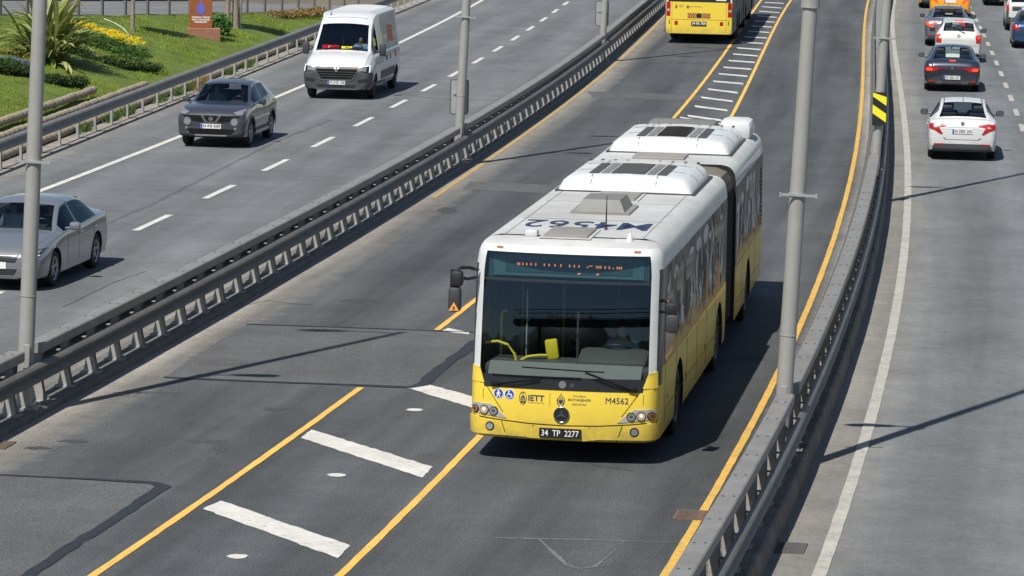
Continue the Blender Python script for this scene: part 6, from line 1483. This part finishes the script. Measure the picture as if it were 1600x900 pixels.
# strappy flax plant
def flax_leaf(L_, droop, wd):
    vs = []; fs = []; n = 9; pos = Vector((0, 0, 0)); a = R(82)
    for k in range(n + 1):
        t = k / n; w_ = wd * (.55 + 1.2 * t) * (1 - t) ** .45 if t < 1 else .002
        s_ = Vector((0, w_, 0)); vs += [pos - s_ + Vector((0, 0, .012)), pos, pos + s_ + Vector((0, 0, .012))]
        pos = pos + Vector((math.cos(a), 0, math.sin(a))) * (L_ / n); a -= droop * (t ** 1.4) / n * 2.4
    for k in range(n):
        for q in range(2): fs.append([k * 3 + q, k * 3 + q + 1, (k + 1) * 3 + q + 1, (k + 1) * 3 + q])
    return vs, fs
LV = []
for k in range(10):
    v, f = flax_leaf(1.0, (.3, .6, 1.0, 1.5, 2.0)[k % 5], .034); me = to_mesh('leaf', v, f, 'flax_leaf' if k < 6 else 'flax_pale', smooth=60); LV.append(me)
fp = on_pix(76, 96); fx = thing('flax_plant', 'big strappy green flax plant behind the leftmost lamp pole', 'plant', fp)
for k in range(240):
    rr = rnd.random(); tilt = rnd.uniform(0, .95) * (1 if rr < .75 else 1.5); v = rnd.choice(LV[:2] + LV[6:8]) if tilt < .25 else rnd.choice(LV)
    inst('leaf', v, fx, (rnd.gauss(0, .18), rnd.gauss(0, .18), -.03), (0, tilt, rnd.uniform(0, 2 * PI)), (s_ := rnd.uniform(1.3, 2.3), s_ * 1.1, s_))
# trunks, with crowns above the picture
def tree(lab, pix, r_, lean=(0, 0), crown=1.2, H=3.6, twig=False):
    p_ = on_pix(*pix); o = thing('young_tree', lab, 'tree', p_)
    pts = [(lean[0] * t * t * H, lean[1] * t * H, -.1 + H * t) for t in (0, .1, .25, .45, .7, 1)]
    MB().tube(pts, [r_ * 1.25, r_, r_ * .92, r_ * .85, r_ * .7, r_ * .3], 10).obj('trunk', 'bark', o, 60)
    tp = Vector(pts[4]); b = MB()
    for k in range(5): a = k * 1.26; b.tube([tp, tp + Vector((math.cos(a) * crown * .4, math.sin(a) * crown * .4, .45)), tp + Vector((math.cos(a) * crown * .8, math.sin(a) * crown * .8, .8))], [r_ * .5, r_ * .3, .01], 5)
    b.obj('limbs', 'bark', o, 60)
    leaf_cloud([(tp.x - crown * .3, tp.y, tp.z - .1, crown, crown * 1.5), (tp.x + crown * .3, tp.y, tp.z, crown, crown * 1.5)], 2600, .07, 'tree_leaf', 'crown', o, crown)
    return o
tree('slim tree trunk on the grass above the yellow flowers', (207, 47), .075, (.03, 0), .8, 3.0)
tree('left trunk of the pair of trees beside the brown sign', (355, 43), .10, (.05, 0), 1.1, 3.6)
tree('right trunk of the pair of trees beside the brown sign', (368, 45), .115, (-.03, 0), 1.2, 4.0)
tree('thin leaning sapling right of the tree pair', (374, 46), .055, (.09, 0), .6, 2.4)
hedge('small leafy green bush beside the brown sign base', [(340, 50), (350, 56)], .38, .75, 900, 'bush_leaf', .07, 'bush', 'bush')
hedge('dry rocky scrub below the ramp rail left of the van', [(430, 28), (455, 28), (480, 26), (500, 22)], .5, .38, 1500, 'dry_plant', .06, 'scrub', 'scrub')
hp = [on_pix(*q) for q in ((163, 31), (180, 38), (193, 46), (201, 56), (199, 61))]
tag(MB().tube([p_ + Vector((0, 0, .03)) for p_ in hp], .022, 6).obj('garden_hose', 'hose', None, 40), 'pale garden hose lying on the grass bank', 'hose')
# brown sign
a, b_ = on_pix(296, 56), on_pix(340, 62)
sg = thing('park_sign', 'brown upright sign with violet emblem on a stone base on the grass bank', 'sign', (a + b_) / 2)
rz_ = math.atan2(b_.y - a.y, b_.x - a.x) * .15; sg.rotation_euler = (0, 0, rz_)
MB().rbox((.0, 0, .10), (1.10, .5, .46), .02).obj('base', 'sign_base', sg)
MB().rbox((-.10, .05, 1.33), (.76, .16, 2.0), .015).obj('slab', 'sign_brown', sg)
dr = [(0, .30), (.05, .2), (.13, .08), (.15, -.03), (.11, -.13), (.05, -.17), (-.05, -.17), (-.11, -.13), (-.15, -.03), (-.13, .08), (-.05, .2)]
MB().prism([(x - .10, z + .95) for x, z in dr], -.03, -.04, lambda p_, q_, h: (p_, h, q_)).obj('emblem', 'sign_violet', sg)
for tx, zz, s_ in (('İSTANBUL', 1.48, .085), ('PARK VE', 1.38, .085), ('ANADOLU YAKASI', .68, .075), ('PARK VE BAHÇELER', .60, .07), ('MÜDÜRLÜĞÜ', .52, .07)):
    v, f = text_geo(tx, s_, bold=.003, sx=.95); MB().add([(x - .10, -.034, z + zz) for x, z in v], f).obj('lettering', 'ink_white', sg)

# ------------------------------------------------------------------ behind the camera: the footbridge it stands on and an added wooded ridge shaped for a dark windscreen reflection, both seen only as reflections in the glass
fb = thing('footbridge', 'grey steel footbridge across the road, under the camera', 'bridge', (0, -3.4, 0))
MB().box((0, 0, 6.75), (60, 3.4, .5)).obj('deck', 'concrete', fb)
for y_ in (-1.65, 1.65):
    r_ = MB(); r_.box((0, y_, 7.95), (60, .06, .07)); r_.box((0, y_, 7.1), (60, .05, .05))
    for k in range(61): r_.box((-30 + k, y_, 7.5), (.04, .04, .9))
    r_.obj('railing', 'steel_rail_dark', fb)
for x_ in (-20, 26): MB().tube([(x_, 0, -.4), (x_, 0, 6.5)], .45, 16).obj('pier', 'concrete', fb)
leafmat('added_ridge_wood', (.030, .045, .02), .5)
vs = []; fs = []; n = 120
for k in range(n + 1):
    x_ = -620 + 1200 * k / n; h_ = 21 + 13 * math.exp(-((x_ + 75) / 55) ** 2) + 1.6 * math.sin(x_ * .11) + 1.2 * math.sin(x_ * .37 + 1)
    vs += [(x_, -205, -.5), (x_, -215, h_ * .6), (x_, -240, h_), (x_, -300, h_ * .8), (x_, -420, -.5)]
for k in range(n):
    for q in range(4): fs.append([k * 5 + q, k * 5 + q + 1, (k + 1) * 5 + q + 1, (k + 1) * 5 + q])
tag(inst('added_ridge', to_mesh('added_ridge', vs, fs, 'added_ridge_wood', smooth=60)), kind='structure')
